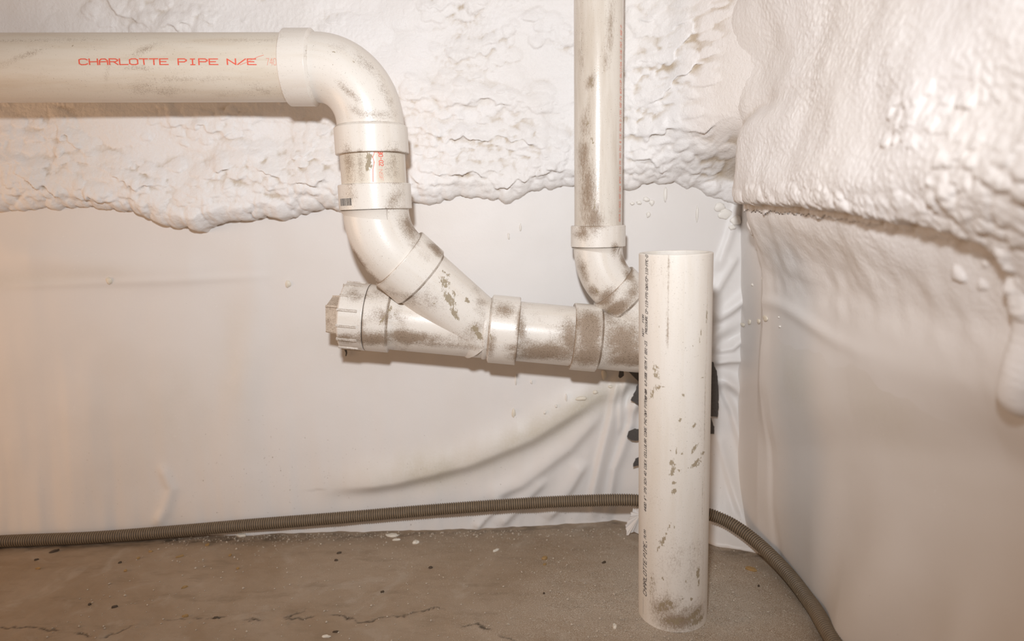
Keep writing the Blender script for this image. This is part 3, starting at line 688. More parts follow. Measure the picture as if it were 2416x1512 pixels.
# elbow 90 and stub
for a in [(870, 150, .07, .016, -45, .7), (910, 215, .05, .014, -62, .85), (820, 215, .035, .010, -45, .75), (840, 262, .03, .012, -30, .6), (880, 270, .05, .012, 0, .6), (935, 260, .02, .02, 90, .7), (800, 110, .04, .012, -20, .4), (740, 230, .02, .012, -20, .6)]:
    stain(a[0], a[1], fY, *a[2:], kind='grime')
for a in [(948, 322, .018, .0075, 100, 1.0), (870, 380, .02, .010, 85, .9), (868, 395, .012, .006, 80, .8), (833, 145, .004, .002, 0, .7)]:
    stain(a[0], a[1], fY, *a[2:], kind='mud')
for a in [(935, 390, .05, .025, 90, 1.0), (820, 390, .05, .018, 90, .75), (850, 390, .04, .01, 90, .6), (955, 460, .04, .022, 100, 1.0), (930, 470, .03, .018, 60, .8), (825, 455, .03, .02, 90, .5)]:
    stain(a[0], a[1], fY, *a[2:], kind='grime')
# elbow 45 + wye
fD = YD - R4
for a in [(960, 545, .045, .022, -70, 1.15), (975, 580, .03, .02, -60, 1.1), (850, 610, .06, .010, -60, .8), (885, 650, .03, .012, -35, .8), (925, 625, .03, .006, 40, .5), (1000, 600, .03, .012, -45, .9), (1030, 590, .03, .01, -45, .9), (960, 690, .03, .012, 0, .75),
          (830, 690, .03, .02, -10, .9), (880, 690, .03, .02, -10, .7), (880, 800, .05, .02, -5, 1.1), (960, 795, .1, .016, -5, .9), (815, 800, .03, .014, -5, 1.0), (1040, 815, .1, .01, -6, .7), (905, 745, .02, .03, 80, .7), (820, 672, .04, .01, -5, .9)]:
    stain(a[0], a[1], fD, *a[2:], kind='grime')
for a in [(1050, 665, .02, .012, -55, 1.0), (1060, 700, .034, .011, -62, 1.15), (1073, 735, .024, .008, -66, 1.1), (1020, 700, .022, .004, -70, .8), (1028, 712, .014, .004, -72, .85), (1004, 650, .012, .004, -60, .8), (1023, 633, .010, .005, -70, .9), (1072, 690, .01, .006, -60, .8),
          (1048, 640, .008, .004, -55, .8), (1058, 648, .008, .004, -55, .7), (1103, 708, .012, .005, -60, .9), (1120, 775, .012, .009, -60, .95), (1130, 790, .018, .007, -65, 1.0), (936, 660, .010, .006, -40, .9), (952, 655, .008, .0015, -70, .7), (922, 683, .008, .007, 0, .8), (981, 666, .003, .003, 0, .9),
          (867, 753, .004, .003, 0, 1.0), (905, 752, .016, .003, 55, .95), (918, 732, .010, .004, 60, .95), (932, 742, .004, .003, 0, .8), (1150, 706, .004, .003, 0, 1.0), (1141, 704, .003, .002, 0, 1.0), (1158, 790, .012, .003, -80, .9), (970, 782, .004, .002, 0, .8), (825, 822, .003, .002, 0, .9), (1020, 730, .006, .003, -40, .6)]:
    stain(a[0], a[1], fD, *a[2:], kind='mud')
for a in [(1190, 730, .03, .02, -5, .95), (1180, 715, .05, .01, -5, .9), (1210, 820, .03, .012, 0, .75), (1160, 820, .03, .01, 80, .7), (1290, 835, .08, .028, -4, 1.25), (1250, 845, .05, .018, -4, 1.1), (1345, 800, .03, .06, 0, .9), (1390, 770, .034, .09, 0, 1.3), (1385, 840, .04, .03, 0, 1.2), (1330, 735, .04, .01, -4, .8),
          (1470, 800, .06, .06, 0, 1.0), (1450, 760, .04, .03, 0, .8), (1480, 850, .06, .02, 0, 1.1), (1228, 760, .012, .05, 0, .7), (1290, 722, .06, .008, -4, .7)]:
    stain(a[0], a[1], fD, *a[2:], kind='grime')
f3 = Y3 - R3
for a in [(1375, 380, .07, .02, 90, 1.0), (1385, 450, .08, .024, 90, 1.1), (1380, 300, .06, .014, 85, .8), (1395, 190, .02, .012, 60, .9), (1370, 120, .06, .012, 90, .7), (1440, 70, .07, .012, 85, .6), (1400, 510, .02, .04, 0, .9), (1430, 140, .03, .012, 90, .55), (1365, 555, .012, .02, 90, .95), (1378, 550, .02, .012, 90, .8),
          (1375, 640, .05, .012, -75, .9), (1400, 690, .02, .014, -50, 1.0), (1480, 620, .025, .010, -60, 1.1), (1485, 650, .02, .012, -60, .9), (1430, 700, .03, .02, 40, .9), (1460, 725, .05, .02, 40, .9), (1490, 690, .03, .02, 60, .8), (1360, 30, .08, .012, 90, .7), (1450, 588, .01, .02, 0, .7)]:
    stain(a[0], a[1], f3, *a[2:], kind='grime')
for a in [(1395, 190, .010, .005, 60, .7), (1398, 205, .012, .003, 80, .7), (1388, 440, .05, .0012, 90, .9), (1404, 480, .03, .001, 90, .7), (1410, 690, .012, .003, -60, .8), (1437, 735, .006, .005, 0, .9), (1398, 330, .014, .004, 110, .7), (1388, 290, .008, .005, 90, .6)]:
    stain(a[0], a[1], f3, *a[2:], kind='mud')
# standing pipe
YU = -0.323; fU = YU - R4
for a in [(1550, 875, .014, .008, 95, .78), (1552, 890, .010, .008, 95, .85), (1545, 930, .02, .010, 60, .82), (1540, 950, .02, .007, 70, .78), (1560, 918, .012, .003, 15, .9), (1516, 950, .006, .004, 45, .9),
          (1612, 932, .004, .004, 0, 1.0), (1604, 992, .006, .003, 60, 1.0), (1639, 1005, .007, .004, 45, .95), (1597, 1067, .011, .0015, 95, 1.0), (1609, 1070, .003, .003, 0, .9), (1584, 1065, .004, .002, 0, .7), (1586, 1092, .010, .005, 80, .9), (1588, 1112, .016, .005, 75, .85), (1603, 1110, .006, .004, 0, .7),
          (1591, 1140, .006, .004, 30, .8), (1591, 1160, .008, .005, 75, .95), (1640, 1060, .013, .005, 50, .8), (1642, 1095, .016, .005, 38, .95), (1665, 1075, .008, .005, 30, .95), (1651, 1098, .010, .004, 38, .9), (1580, 1245, .012, .002, 72, .9), (1568, 1278, .018, .004, 75, .95), (1556, 1305, .012, .002, 72, .9), (1592, 1242, .008, .002, 75, .8), (1563, 1285, .008, .004, 85, .9),
          (1650, 1358, .018, .005, 93, .95), (1652, 1380, .012, .003, 88, .9), (1566, 1370, .006, .002, 100, .9), (1618, 1372, .005, .002, 90, .8), (1632, 1415, .006, .004, 110, .9), (1602, 1400, .004, .002, 0, .8), (1533, 1302, .003, .002, 0, .9), (1551, 1360, .006, .0015, 75, .8), (1662, 895, .004, .002, 0, .9), (1559, 775, .005, .002, -70, .8), (1635, 817, .002, .002, 0, .9), (1610, 1412, .003, .002, 0, .8),
          (1542, 1400, .034, .007, 86, .75), (1562, 1440, .030, .014, 60, .66), (1595, 1466, .05, .010, 5, .68), (1640, 1455, .034, .010, 24, .72), (1525, 1450, .03, .010, 90, .6), (1580, 1425, .016, .008, -40, .7), (1655, 1470, .03, .012, 10, .8),
          (1656, 790, .022, .0014, 82, 1.0), (1674, 745, .022, .0022, 88, 1.1), (1551, 655, .006, .002, -50, .5), (1625, 805, .016, .0006, 30, .7)]:
    stain(a[0], a[1], fU, *a[2:], kind='mud')
for a in [(1560, 1440, .05, .035, 20, .85), (1540, 1400, .04, .014, 85, .9), (1600, 1465, .06, .03, 0, .95), (1650, 1450, .035, .03, 20, .9), (1620, 1440, .05, .012, 18, .7), (1520, 1430, .05, .02, 90, .8), (1578, 700, .1, .0022, 90, .6), (1580, 620, .02, .002, 90, .9), (1577, 780, .04, .0025, 90, .9), (1668, 1000, .30, .0012, 90, .8),
          (1585, 1330, .06, .05, 90, .35), (1640, 1330, .06, .03, 90, .4)]:
    stain(a[0], a[1], fU, *a[2:], kind='grime')

# ---------------------------------------------------------------- drain pipework: one glued run
root = thing('drain_pipework', 'dirty white plastic drain pipework glued together along the foam-coated back wall', 'drain pipe', onY(1128, 772, YD))
# axes
pA0 = onY(-150, 161.0, YA); pA1 = onY(648, 160, YA); dA = nrm(pA1 - pA0); pA0 = pA0 - dA * 0.5
sx = lambda px, R=H4: onY(px, 160, YA - R)[0]
def on_run(x): return pA0 + dA * ((x - pA0[0]) / dA[0])
xv = onY(879, 390, YA)[0]
xh0, xh1 = sx(652), sx(723)
o_run = tube('pipe', [on_run(x) for x in np.arange(pA0[0], xh0 + 0.03, 0.004)], R4, M_pipe, root, 110, label='cream horizontal pipe, red printing on its side')
# 90 elbow
z283, z357 = onY(877, 284, YA - H4)[2], onY(880, 357, YA - H4)[2]
e0 = on_run(xh1); rh = xv - e0[0]; rv = e0[2] - z283
th = np.linspace(0, np.pi / 2, 34)
arc = [e0 + np.array([rh * math.sin(q), 0, -rv * (1 - math.cos(q))]) for q in th]
arc = [e0 - dA * 0.012] + arc + [arc[-1] + np.array([0, 0, -0.012])]
# resample evenly
def resample(pts, step):
    pts = np.array(pts); s = np.concatenate([[0], np.cumsum(np.linalg.norm(np.diff(pts, axis=0), axis=1))]); t_ = np.linspace(0, s[-1], max(3, int(s[-1] / step)))
    return np.stack([np.interp(t_, s, pts[:, k]) for k in range(3)], -1)
elb = tube('elbow', resample(arc, 0.004), R4 + 0.0012, M_fit, root, 110, label='glossy white long-sweep elbow')
lathe('hub', on_run(xh0), on_run(xh1), hub_prof(xh1 - xh0, H4, R4), M_fit, elb)
top = np.array([xv, YA, z283]); 
vb = onY(884, 440, YA); vdir = nrm(np.array([onY(886, 462, YA)[0] - onY(877, 320, YA)[0], 0, onY(886, 462, YA)[2] - onY(877, 320, YA)[2]]))
def on_v(z): return top + vdir * ((z - top[2]) / vdir[2])
lathe('hub', on_v(z357), on_v(z283), hub_prof(z283 - z357, H4, R4), M_fit, elb)
z430, z497 = onY(884, 431, YA - H4)[2], onY(884, 495, YA - H4)[2]
stub = tube('pipe', resample([on_v(z357 + 0.02), on_v(z430 - 0.02)], 0.003), R4, M_pipe, root, 110, label='short grimy pipe stub between two elbows')
# 45 elbow
E0 = on_v(z497); E1 = onY(941, 609, -0.150); main0 = onY(800, 742, YD); main1 = onY(1350, 793, YD); dM = nrm(main1 - main0)
def on_m(x): return main0 + dM * ((x - main0[0]) / dM[0])
X1 = on_m(onY(1128, 772, YD)[0]); dB = nrm(X1 - E1)
def bez(a, b, c, d, n): 
    t_ = np.linspace(0, 1, n)[:, None]; return (1 - t_) ** 3 * a + 3 * t_ * (1 - t_) ** 2 * b + 3 * t_ * t_ * (1 - t_) * c + t_ ** 3 * d
L = np.linalg.norm(E1 - E0) * 0.36
pth = bez(E0, E0 + vdir * L, E1 - dB * L, E1, 40); pth = np.concatenate([[E0 - vdir * 0.012], pth, [E1 + dB * 0.02]])
elb2 = tube('elbow', resample(pth, 0.0035), R4 + 0.0012, M_fit, root, 110, label='white forty-five degree elbow with a barcode sticker')
lathe('hub', on_v(z430), E0, hub_prof(z430 - z497, H4, R4, taper=0.0015), M_fit, elb2)
def web(name, path, rh_, rb_, seam, lmax, lmin, parent):
    """moulded shoulder sweeping from the socket down over the outer side of the elbow, cut off straight at the seam"""
    pts, tn, N_, B_ = frames(path); sl = np.concatenate([[0], np.cumsum(np.linalg.norm(np.diff(pts, axis=0), axis=1))])
    a = np.linspace(seam, math.pi * 1.15, 90); ln = lmin + (lmax - lmin) * np.clip(1 - (a - seam) / 1.9, 0, 1) ** 1.7; tv = np.linspace(0, 1, 14)
    S_ = tv[:, None] * ln[None]; P = np.zeros((14, 90, 3)); rr_ = rh_ + (rb_ - 0.0006 - rh_) * np.sin(tv * np.pi / 2)[:, None] ** 0.8
    at_ = lambda M: np.stack([np.interp(S_, sl, M[:, k]) for k in range(3)], -1)
    P = at_(pts) + (at_(N_) * np.cos(a)[None, :, None] + at_(B_) * np.sin(a)[None, :, None]) * rr_[..., None]
    edge = at_(pts)[:, :1] + (at_(N_)[:, :1] * math.cos(seam) + at_(B_)[:, :1] * math.sin(seam)) * (rb_ - 0.002)
    P = np.concatenate([edge, P], 1); V = P.reshape(-1, 3)
    me = raw_mesh(name, V - wpos(parent), grid_faces(14, 91, flip=True), None, paint(V))
    return link(name, me, parent, M_fit)
web('shoulder_web', pth[1:-1], H4 - 0.0006, R4 + 0.0012, -0.50, 0.034, 0.007, elb2)
# wye: branch and through run
Lh = 0.056
wye = tube('wye_fitting', resample([E1 + dB * (Lh - 0.006), X1 + dB * 0.02], 0.003), R4 + 0.0016, M_fit, root, 110, label='mud-smeared wye fitting')
lathe('branch_hub', E1, E1 + dB * 0.1, hub_prof(Lh, H4, R4 + 0.001, taper=0.004), M_fit, wye)
xm = lambda px, R=H4: onY(px, 760, YD - R)[0]
x850, x912, x1150, x1222, x1355, x1424 = xm(852), xm(910), xm(1150), xm(1222), xm(1356), xm(1424)
tube('run_body', resample([on_m(x912 - 0.008), on_m(x1150 + 0.01)], 0.003), R4 + 0.0004, M_fit, wye, 110)
lathe('hub', on_m(x850 + 0.0008), on_m(x912), hub_prof(x912 - x850, H4 - 0.0006, R4, taper=0.003), M_fit, wye)
lathe('hub', on_m(x1222), on_m(x1150), hub_prof((x1222 - x1150) / dM[0], H4 + 0.001, R4, taper=0.004), M_fit, wye)
lathe('collar_ring', on_m(x1150 - 0.010), on_m(x1150), [(0, R4 - .001), (0.0015, R4 + .0025), (0.006, R4 + .0030), (0.010, R4 + .0015), (0.012, R4 - .001)], M_fit, wye)
# cleanout plug with ribs and square lug
x790 = xm(792)
Lc = (x850 - x790) / dM[0]
plug = lathe('cleanout_plug', on_m(x790), on_m(x850), [(0.002, 0.0), (0.002, 0.05), (0.0, 0.0605), (0.003, 0.0635), (Lc - 0.0016, 0.0640), (Lc - 0.0004, 0.0634), (Lc - 0.0004, 0.055)], M_fit, root, label='ribbed screw-in cleanout plug')
NM = nrm(np.array([0, -1.0, 0]) - dM * (-dM[1])); BM = np.cross(dM, NM)
def box_mesh(name, c, ax, hs, mat, parent, bev=0.001, taper=1.0, seg=2):
    """bevelled box: centre c, axes ax (3 unit vectors), half sizes hs"""
    bm = bmesh.new(); bmesh.ops.create_cube(bm, size=2)
    for v in bm.verts:
        k = taper if v.co.x < 0 else 1.0
        q = np.array(c) + ax[0] * v.co.x * hs[0] + ax[1] * v.co.y * hs[1] * k + ax[2] * v.co.z * hs[2] * k
        v.co = Vector(q - wpos(parent))
    bmesh.ops.bevel(bm, geom=list(bm.edges), offset=bev, segments=seg, affect='EDGES', profile=0.5)
    bmesh.ops.recalc_face_normals(bm, faces=bm.faces)
    me = bpy.data.meshes.new(name); bm.to_mesh(me); bm.free()
    for n_ in ('grime', 'mud'):
        a_ = me.attributes.new(n_, 'FLOAT', 'POINT'); a_.data.foreach_set('value', np.full(len(me.vertices), 0.55 if n_ == 'grime' else 0.0, np.float32))
    return link(name, me, parent, mat)
for k in range(14):
    a = 2 * math.pi * (k + 0.32) / 14; r_ = math.cos(a) * NM + math.sin(a) * BM; t_ = -math.sin(a) * NM + math.cos(a) * BM
    box_mesh('rib', on_m(x790) + dM * (Lc * 0.40) + r_ * 0.0640, (dM, r_, t_), (Lc * 0.38, 0.0016, 0.0017), M_fit, plug, 0.0007)
ra = math.radians(14); r_ = math.cos(ra) * NM + math.sin(ra) * BM; t_ = -math.sin(ra) * NM + math.cos(ra) * BM
lug = box_mesh('square_lug', on_m(x790) - dM * 0.011, (dM, r_, t_), (0.0145, 0.027, 0.027), M_tan, plug, 0.003, 0.93, 3)
lug['label'] = 'square tan wrench lug'
# joining pipe, second wye and its run into the wall
tube('pipe', resample([on_m(x1222 - 0.02), on_m(x1355 + 0.02)], 0.003), R4, M_fit, root, 110, label='short cream pipe between the two wye fittings, brown below')
x3 = onY(1411.8, 300, Y3)[0]
wy2a = on_m(x1424 - 0.006); wy2b = on_m(0.262)
wye2 = tube('wye_fitting', resample([wy2a, wy2b], 0.003), R4 + 0.0008, M_fit, root, 110, label='brown-stained wye fitting half behind the standing pipe')
lathe('hub', on_m(x1355), on_m(x1424), hub_prof((x1424 - x1355) / dM[0], H4, R4, taper=0.004), M_fit, wye2)
# the outlet turns back through the wall, hidden by the standing pipe
q0 = on_m(0.262); outp = bez(q0, q0 + dM * 0.035, q0 + dM * 0.05 + np.array([0, 0.03, -0.002]), q0 + dM * 0.052 + np.array([0, 0.14, -0.01]), 26)
tube('outlet_bend', resample(np.concatenate([[q0 - dM * 0.01], outp]), 0.004), R4 - 0.001, M_fit, wye2, 64)
# branch of the second wye
F1 = onY(1446, 674, Y3 - 0.004); dF = nrm(np.array([1.0, 0.0, -1.02]))
F2 = F1 + dF * 0.045
k_ = np.linalg.lstsq(np.stack([dF[[0, 2]], -dM[[0, 2]]], 1), (main0 - F1)[[0, 2]], rcond=None)[0]
tube('branch_body', resample([F2 - dF * 0.005, F1 + dF * k_[0]], 0.003), R3 + 0.0012, M_fit, wye2, 96)
lathe('branch_hub', F1, F2, hub_prof(0.045, H3, R3 + 0.001, taper=0.004), M_fit, wye2, 96)
z532, z585 = onY(1411, 533, Y3 - H3)[2], onY(1411, 586, Y3 - H3)[2]
G0 = np.array([x3, Y3, z585]); dn = np.array([0, 0, -1.0]); L = np.linalg.norm(F1 - G0) * 0.36
pth = bez(G0, G0 + dn * L, F1 - dF * L, F1, 34); pth = np.concatenate([[G0 - dn * 0.01], pth, [F1 + dF * 0.015]])
elb3 = tube('elbow', resample(pth, 0.003), R3 + 0.0014, M_fit, root, 96, label='smaller white forty-five degree elbow')
lathe('hub', (x3, Y3, z532), G0, hub_prof(z532 - z585, H3, R3, taper=0.0015), M_fit, elb3, 96)
web('shoulder_web', pth[1:-1], H3 - 0.0006, R3 + 0.0014, -0.78, 0.030, 0.004, elb3)
p3 = tube('pipe', resample([(x3, Y3, z532 - 0.02), (x3, Y3, 1.75)], 0.004), R3, M_pipe3, root, 96, label='narrower vertical pipe with a line of small red print')

# lettering on the pipes
def text_between(name, text, pxa, pxb, A, d, R, cwr, ch, wid, mat, parent, slant=0.0, rot='along', label=None, jit=0.0):
    s0, a0 = cyl_hit(*pxa, A, d, R); s1, a1 = cyl_hit(*pxb, A, d, R)
    Lt = s1 - s0; adv = abs(Lt) / (len(text) - 1 + cwr); sg = 1 if Lt > 0 else -1
    B = np.cross(nrm(d), nrm(np.array([0, -1.0, 0]) - nrm(d) * (-nrm(d)[1])))
    st = letters(text, adv * cwr, ch, adv, slant, jit)
    return st, s0, a0, a1, sg
def run_text(name, text, pxa, pxb, A, d, R, cwr, ch, wid, mat, parent, upsign, slant=0.0, label=None, jit=0.0):
    s0, a0 = cyl_hit(*pxa, A, d, R); s1, _ = cyl_hit(*pxb, A, d, R); Lt = abs(s1 - s0); sg = 1 if s1 > s0 else -1
    adv = Lt / (len(text) - 1 + cwr)
    st = letters(text, adv * cwr, ch, adv, slant, jit)
    return ink(name, st, cyl_map(A, d, R, s0, a0, (sg, 0), (0, upsign)), wid, mat, parent, label)
def up_sign(A, d, want):
    """arc direction whose movement follows the wanted world vector on the front of the pipe"""
    d = nrm(d); N = nrm(np.array([0, -1.0, 0]) - d * (-d[1])); return 1 if np.cross(d, N) @ np.array(want) > 0 else -1
us = up_sign(pA0, dA, (0, 0, 1.0))
W1 = (0.0023, 0.0016)
run_text('lettering', 'CHARLOTTE', (188, 152.5), (397, 152.5), pA0, dA, R4, 0.80, 0.0090, W1, M_red, o_run, us, label='red printed lettering', jit=0.0002)
run_text('lettering', 'PIPE', (421, 152.5), (514, 152.5), pA0, dA, R4, 0.80, 0.0090, W1, M_red, o_run, us, label='red printed lettering', jit=0.0002)
run_text('lettering', 'N/E', (537, 152.5), (604, 152.5), pA0, dA, R4, 0.80, 0.0090, W1, M_red, o_run, us, label='red printed lettering', jit=0.0002)
run_text('lettering', '740', (629, 153.5), (652, 153.5), pA0, dA, R4, 0.75, 0.0105, 0.0007, M_red2, o_run, us, label='thin red printed numerals')
s_, a_ = cyl_hit(566, 153, pA0, dA, R4)
ink('ink_streak', [((0, 0), (0.012, 0.004)), ((0.012, 0.004), (0.030, 0.0125)), ((0.030, 0.0125), (0.040, 0.0155))], cyl_map(pA0, dA, R4, s_, a_, (1, 0), (0, us)), 0.0009, M_red2, o_run, 'red ink streak')
# stub: turned print reading downwards
uv_ = up_sign(top, vdir, (1.0, 0, 0))
run_text('lettering', '80-02', (893, 357), (893, 391), top, vdir, R4, 0.72, 0.0068, 0.0011, M_red, stub, uv_, label='red print reading downwards')
run_text('lettering', 'NSF', (894, 400), (894, 426), top, vdir, R4, 0.8, 0.0062, 0.0006, M_red2, stub, uv_, label='faint red print reading downwards')
s_, a_ = cyl_hit(880, 357, top, vdir, R4)
ink('ink_streak', [((0.0, 0.003), (0.010, -0.001)), ((0.010, -0.001), (0.018, 0.001)), ((0.018, 0.001), (0.03, -0.002)), ((0.03, -0.002), (0.05, -0.003)), ((0.001, 0.001), (0.001, 0.010)), ((0.003, 0.008), (0.003, 0.015))], cyl_map(top, vdir, R4, s_, a_, (1, 0), (0, uv_)), 0.0017, M_red2, stub, 'red ink smudge')
# barcode on the 45 elbow's hub
s_, a_ = cyl_hit(804, 486, on_v(z430), vdir, H4); s2, a2 = cyl_hit(829, 486, on_v(z430), vdir, H4)
arcw = abs(a2 - a_) * H4; sgn = 1 if a2 > a_ else -1; bars = []; x = 0; random.seed(3)
bw = []
while x < arcw:
    wv_ = random.choice([0.0005, 0.0005, 0.0009, 0.0013]); bw.append((x, wv_)); x += wv_ + random.choice([0.0004, 0.0007, 0.001])
V, F = [], []
mp = cyl_map(on_v(z430), vdir, H4, s_, a_, (0, sgn), (-1, 0))
for x, wv_ in bw:
    b = len(V); V += [mp(x, 0, .0003), mp(x + wv_, 0, .0003), mp(x + wv_, 0.0125, .0003), mp(x, 0.0125, .0003)]; F.append((b, b + 1, b + 2, b + 3))
hubC = [o for o in elb2.children if o.name.startswith('hub')][0]
bc = link('barcode', raw_mesh('barcode', np.array(V) - wpos(hubC), F, smooth=False), hubC, M_black); bc['label'] = 'black printed barcode'
bc.parent = elb2
st = []
for k in range(9): st += [((k * arcw / 9, 0.0145), (k * arcw / 9 + 0.0012, 0.0145)), ((k * arcw / 9 + 0.0006, 0.0145), (k * arcw / 9 + 0.0006, 0.0165))]
ink('barcode_digits', st, mp, 0.0005, M_tan, elb2)
# small red print up the narrow pipe
a3 = np.array([x3, Y3, 0.6]); d3 = np.array([0, 0, 1.0]); u3 = up_sign(a3, d3, (-1.0, 0, 0))
run_text('lettering', 'ASTM D-2665 NSF-DWV #PVC 1120 PR 260 PSI @ 23C ASTM D-1785 NSF-PW #CP112P 05/17/04 10:06 PST 1 NSF-P', (1464, 522), (1469, 62), a3, d3, R3, 0.72, 0.0066, 0.0008, M_red2, p3, u3, label='tiny red print line')

# ---------------------------------------------------------------- standing pipe
bU = onZ(1588, 1462); ub = np.array([0.2655, YU, -0.001]); ut = onY(1594, 594, YU); 
ubx = (onY(1506, 1440, YU)[0] + onY(1667, 1440, YU)[0]) / 2; utx = (onY(1508, 610, YU)[0] + onY(1680, 610, YU)[0]) / 2
dU = nrm(np.array([utx - ubx, 0, 0.605])); ub = np.array([ubx - 0.02 * (utx - ubx), YU, -0.002])
HU = onY(1594, 601, YU - R4)[2] + 0.002
post = thing('standing_pipe', 'tall white pipe offcut standing on the concrete, black print down its left side', 'pipe', ub)
body = lathe('pipe_body', ub, ub + dU, [(0.0, R4 - 0.006), (0.0, R4), (HU - 0.0012, R4), (HU, R4 - 0.0012), (HU, R4 - 0.0052), (HU - 0.0012, R4 - 0.0060), (0.002, R4 - 0.0060)], M_post, post, seg=150, step=0.0026)
uu = up_sign(ub, dU, (-1.0, 0, 0))
def post_text(text, ya, yb, xa, ch, wid, slant=0.25, cwr=0.72, lab='black printed lettering'):
    xb = lambda y: xa + (594 - y) * 0.0035
    return run_text('lettering', text, (xb(ya), ya), (xb(yb), yb), ub, dU, R4, cwr, ch, wid, M_black, body, uu, slant, lab, 0.0001)
post_text('CHARLOTTE', 1407, 1325, 1528, 0.0085, 0.0012)
post_text('PIPE.', 1318, 1276, 1528, 0.0085, 0.0012)
post_text('PLPA', 1272, 1253, 1526.5, 0.0055, 0.0008)
post_text('4400 4" IPS SCH 40', 1208, 1115, 1527, 0.0056, 0.0009)
post_text('COEX CELLULAR CORE', 1108, 1010, 1527, 0.0056, 0.0009)
post_text('PVC-DWV PIPE', 1003, 945, 1527, 0.0056, 0.0009)
post_text('NSF-DWV', 944, 920, 1527, 0.0045, 0.0011)
post_text('U.P.CODE', 911, 880, 1527, 0.0048, 0.0010)
post_text('ASTM F 891-23', 873, 807, 1527.5, 0.0056, 0.0009)
post_text('PRESSURE', 788, 747, 1528, 0.0050, 0.0009)
post_text('NOT  FOR', 794, 744, 1520, 0.0050, 0.0009)
post_text('CP-119-FPS-DWV/CP-110-FPC-D', 741, 603, 1529, 0.0056, 0.0009)
post_text('-----------', 1450, 1410, 1522, 0.0030, 0.0005, lab='faint small print')
# moulded line down its right side
s_, a_ = cyl_hit(1664, 1000, ub, dU, R4)
ink('scored_line', [((0.02 + 0.013 * k, 0.0), (0.02 + 0.013 * k + 0.0105 * random.uniform(.5, 1), 0.0)) for k in range(44)], cyl_map(ub, dU, R4, 0, a_, (1, 0), (0, 1)), 0.0007, M_tan, body, 'thin brown scored line')

# ---------------------------------------------------------------- corrugated hose along the foot of the walls
hp = [onZ(px, py, 0.0148) for px, py in [(-420, 1302), (-150, 1289), (0, 1277), (200, 1269)]] + [onY(px, py, Yv) for px, py, Yv in [(400, 1254, -0.030), (600, 1237, -0.030), (800, 1221.5, -0.029), (1000, 1204.5, -0.029), (1200, 1190, -0.034), (1350, 1182, -0.046), (1500, 1180, -0.075)]]
hp += [np.array([0.333, -0.087, 0.082])] + [onZ(px, py, zz) for px, py, zz in [(1690, 1219, 0.062), (1745, 1248, 0.049), (1800, 1292, 0.033), (1860, 1354, 0.020), (1912, 1422, 0.0145), (1950, 1484, 0.0145), (1985, 1545, 0.0145), (2030, 1640, 0.0145), (2050, 1760, 0.0145)]]
hp = np.array(hp)
def catmull(P, n=16):
    Q = np.concatenate([[2 * P[0] - P[1]], P, [2 * P[-1] - P[-2]]]); out = []
    for i in range(1, len(Q) - 2):
        for t_ in np.linspace(0, 1, n, endpoint=False):
            a, b, c, d = Q[i - 1], Q[i], Q[i + 1], Q[i + 2]
            out.append(0.5 * (2 * b + (c - a) * t_ + (2 * a - 5 * b + 4 * c - d) * t_ ** 2 + (3 * b - a - 3 * c + d) * t_ ** 3))
    out.append(P[-1]); return np.array(out)
cl = resample(catmull(hp), 0.0008)
cl[:, 2] = np.maximum(cl[:, 2], 0.0148)
s = np.arange(len(cl)) * 0.0008
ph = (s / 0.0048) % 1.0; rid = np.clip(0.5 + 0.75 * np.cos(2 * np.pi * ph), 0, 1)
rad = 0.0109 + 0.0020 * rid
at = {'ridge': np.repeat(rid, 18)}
hose = thing('corrugated_hose', 'brown corrugated flexible hose lying along the foot of the sheeted walls', 'hose', cl[0])
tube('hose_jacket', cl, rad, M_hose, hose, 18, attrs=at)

# ---------------------------------------------------------------- black membrane scraps round the wall outlet
def scrap(name, px_pts, Yd, label, cat, mat, thick=0.002, group=None, parent=None, plane='Y', wob=0.0003):
    """torn flat piece with its own thickness, following the sheet"""
    pts = np.array([onY(px, py, Yd) for px, py in px_pts]); n = len(pts)
    den = []
    for a, b in zip(pts, np.roll(pts, -1, 0)):
        k = max(1, int(np.linalg.norm(b - a) / 0.004))
        for q in range(k):
            p = a + (b - a) * q / k + np.array([rng.normal(0, 0.0006), rng.normal(0, wob * 0.4), rng.normal(0, 0.0006)]); den.append(p)
    den = np.array(den); c = den.mean(0)
    bm = bmesh.new(); org = c if parent is None else wpos(parent)
    fr = [bm.verts.new(Vector(p - org)) for p in den]; bk = [bm.verts.new(Vector(p - org + np.array([0, thick, 0]))) for p in den]
    cf = bm.verts.new(Vector(c - org + np.array([0, -wob, 0]))); cb = bm.verts.new(Vector(c - org + np.array([0, thick - wob, 0])))
    n = len(fr)
    for i in range(n):
        j = (i + 1) % n
        bm.faces.new((fr[i], fr[j], cf)); bm.faces.new((bk[j], bk[i], cb)); bm.faces.new((fr[j], fr[i], bk[i], bk[j]))
    bmesh.ops.recalc_face_normals(bm, faces=bm.faces)
    me = bpy.data.meshes.new(name); bm.to_mesh(me); bm.free()
    o = link(name, me, parent, mat)
    if parent is None: o.location = tuple(c)
    if label: o['label'] = label
    if cat: o['category'] = cat
    if group: o['group'] = group
    return o
G = 'black membrane scraps round the wall outlet'
scrap('membrane_scrap', [(1462, 872), (1471, 870), (1472, 886), (1462, 893), (1459, 888)], -0.020, 'tiny black scrap under the drain pipe, furthest left', 'membrane scrap', M_tape, group=G)
scrap('membrane_scrap', [(1480, 872), (1540, 868), (1548, 960), (1512, 960), (1489, 944), (1500, 922), (1506, 900), (1494, 888)], -0.022, 'black torn membrane flap under the drain, left edge beside the standing pipe', 'membrane scrap', M_tape, group=G)
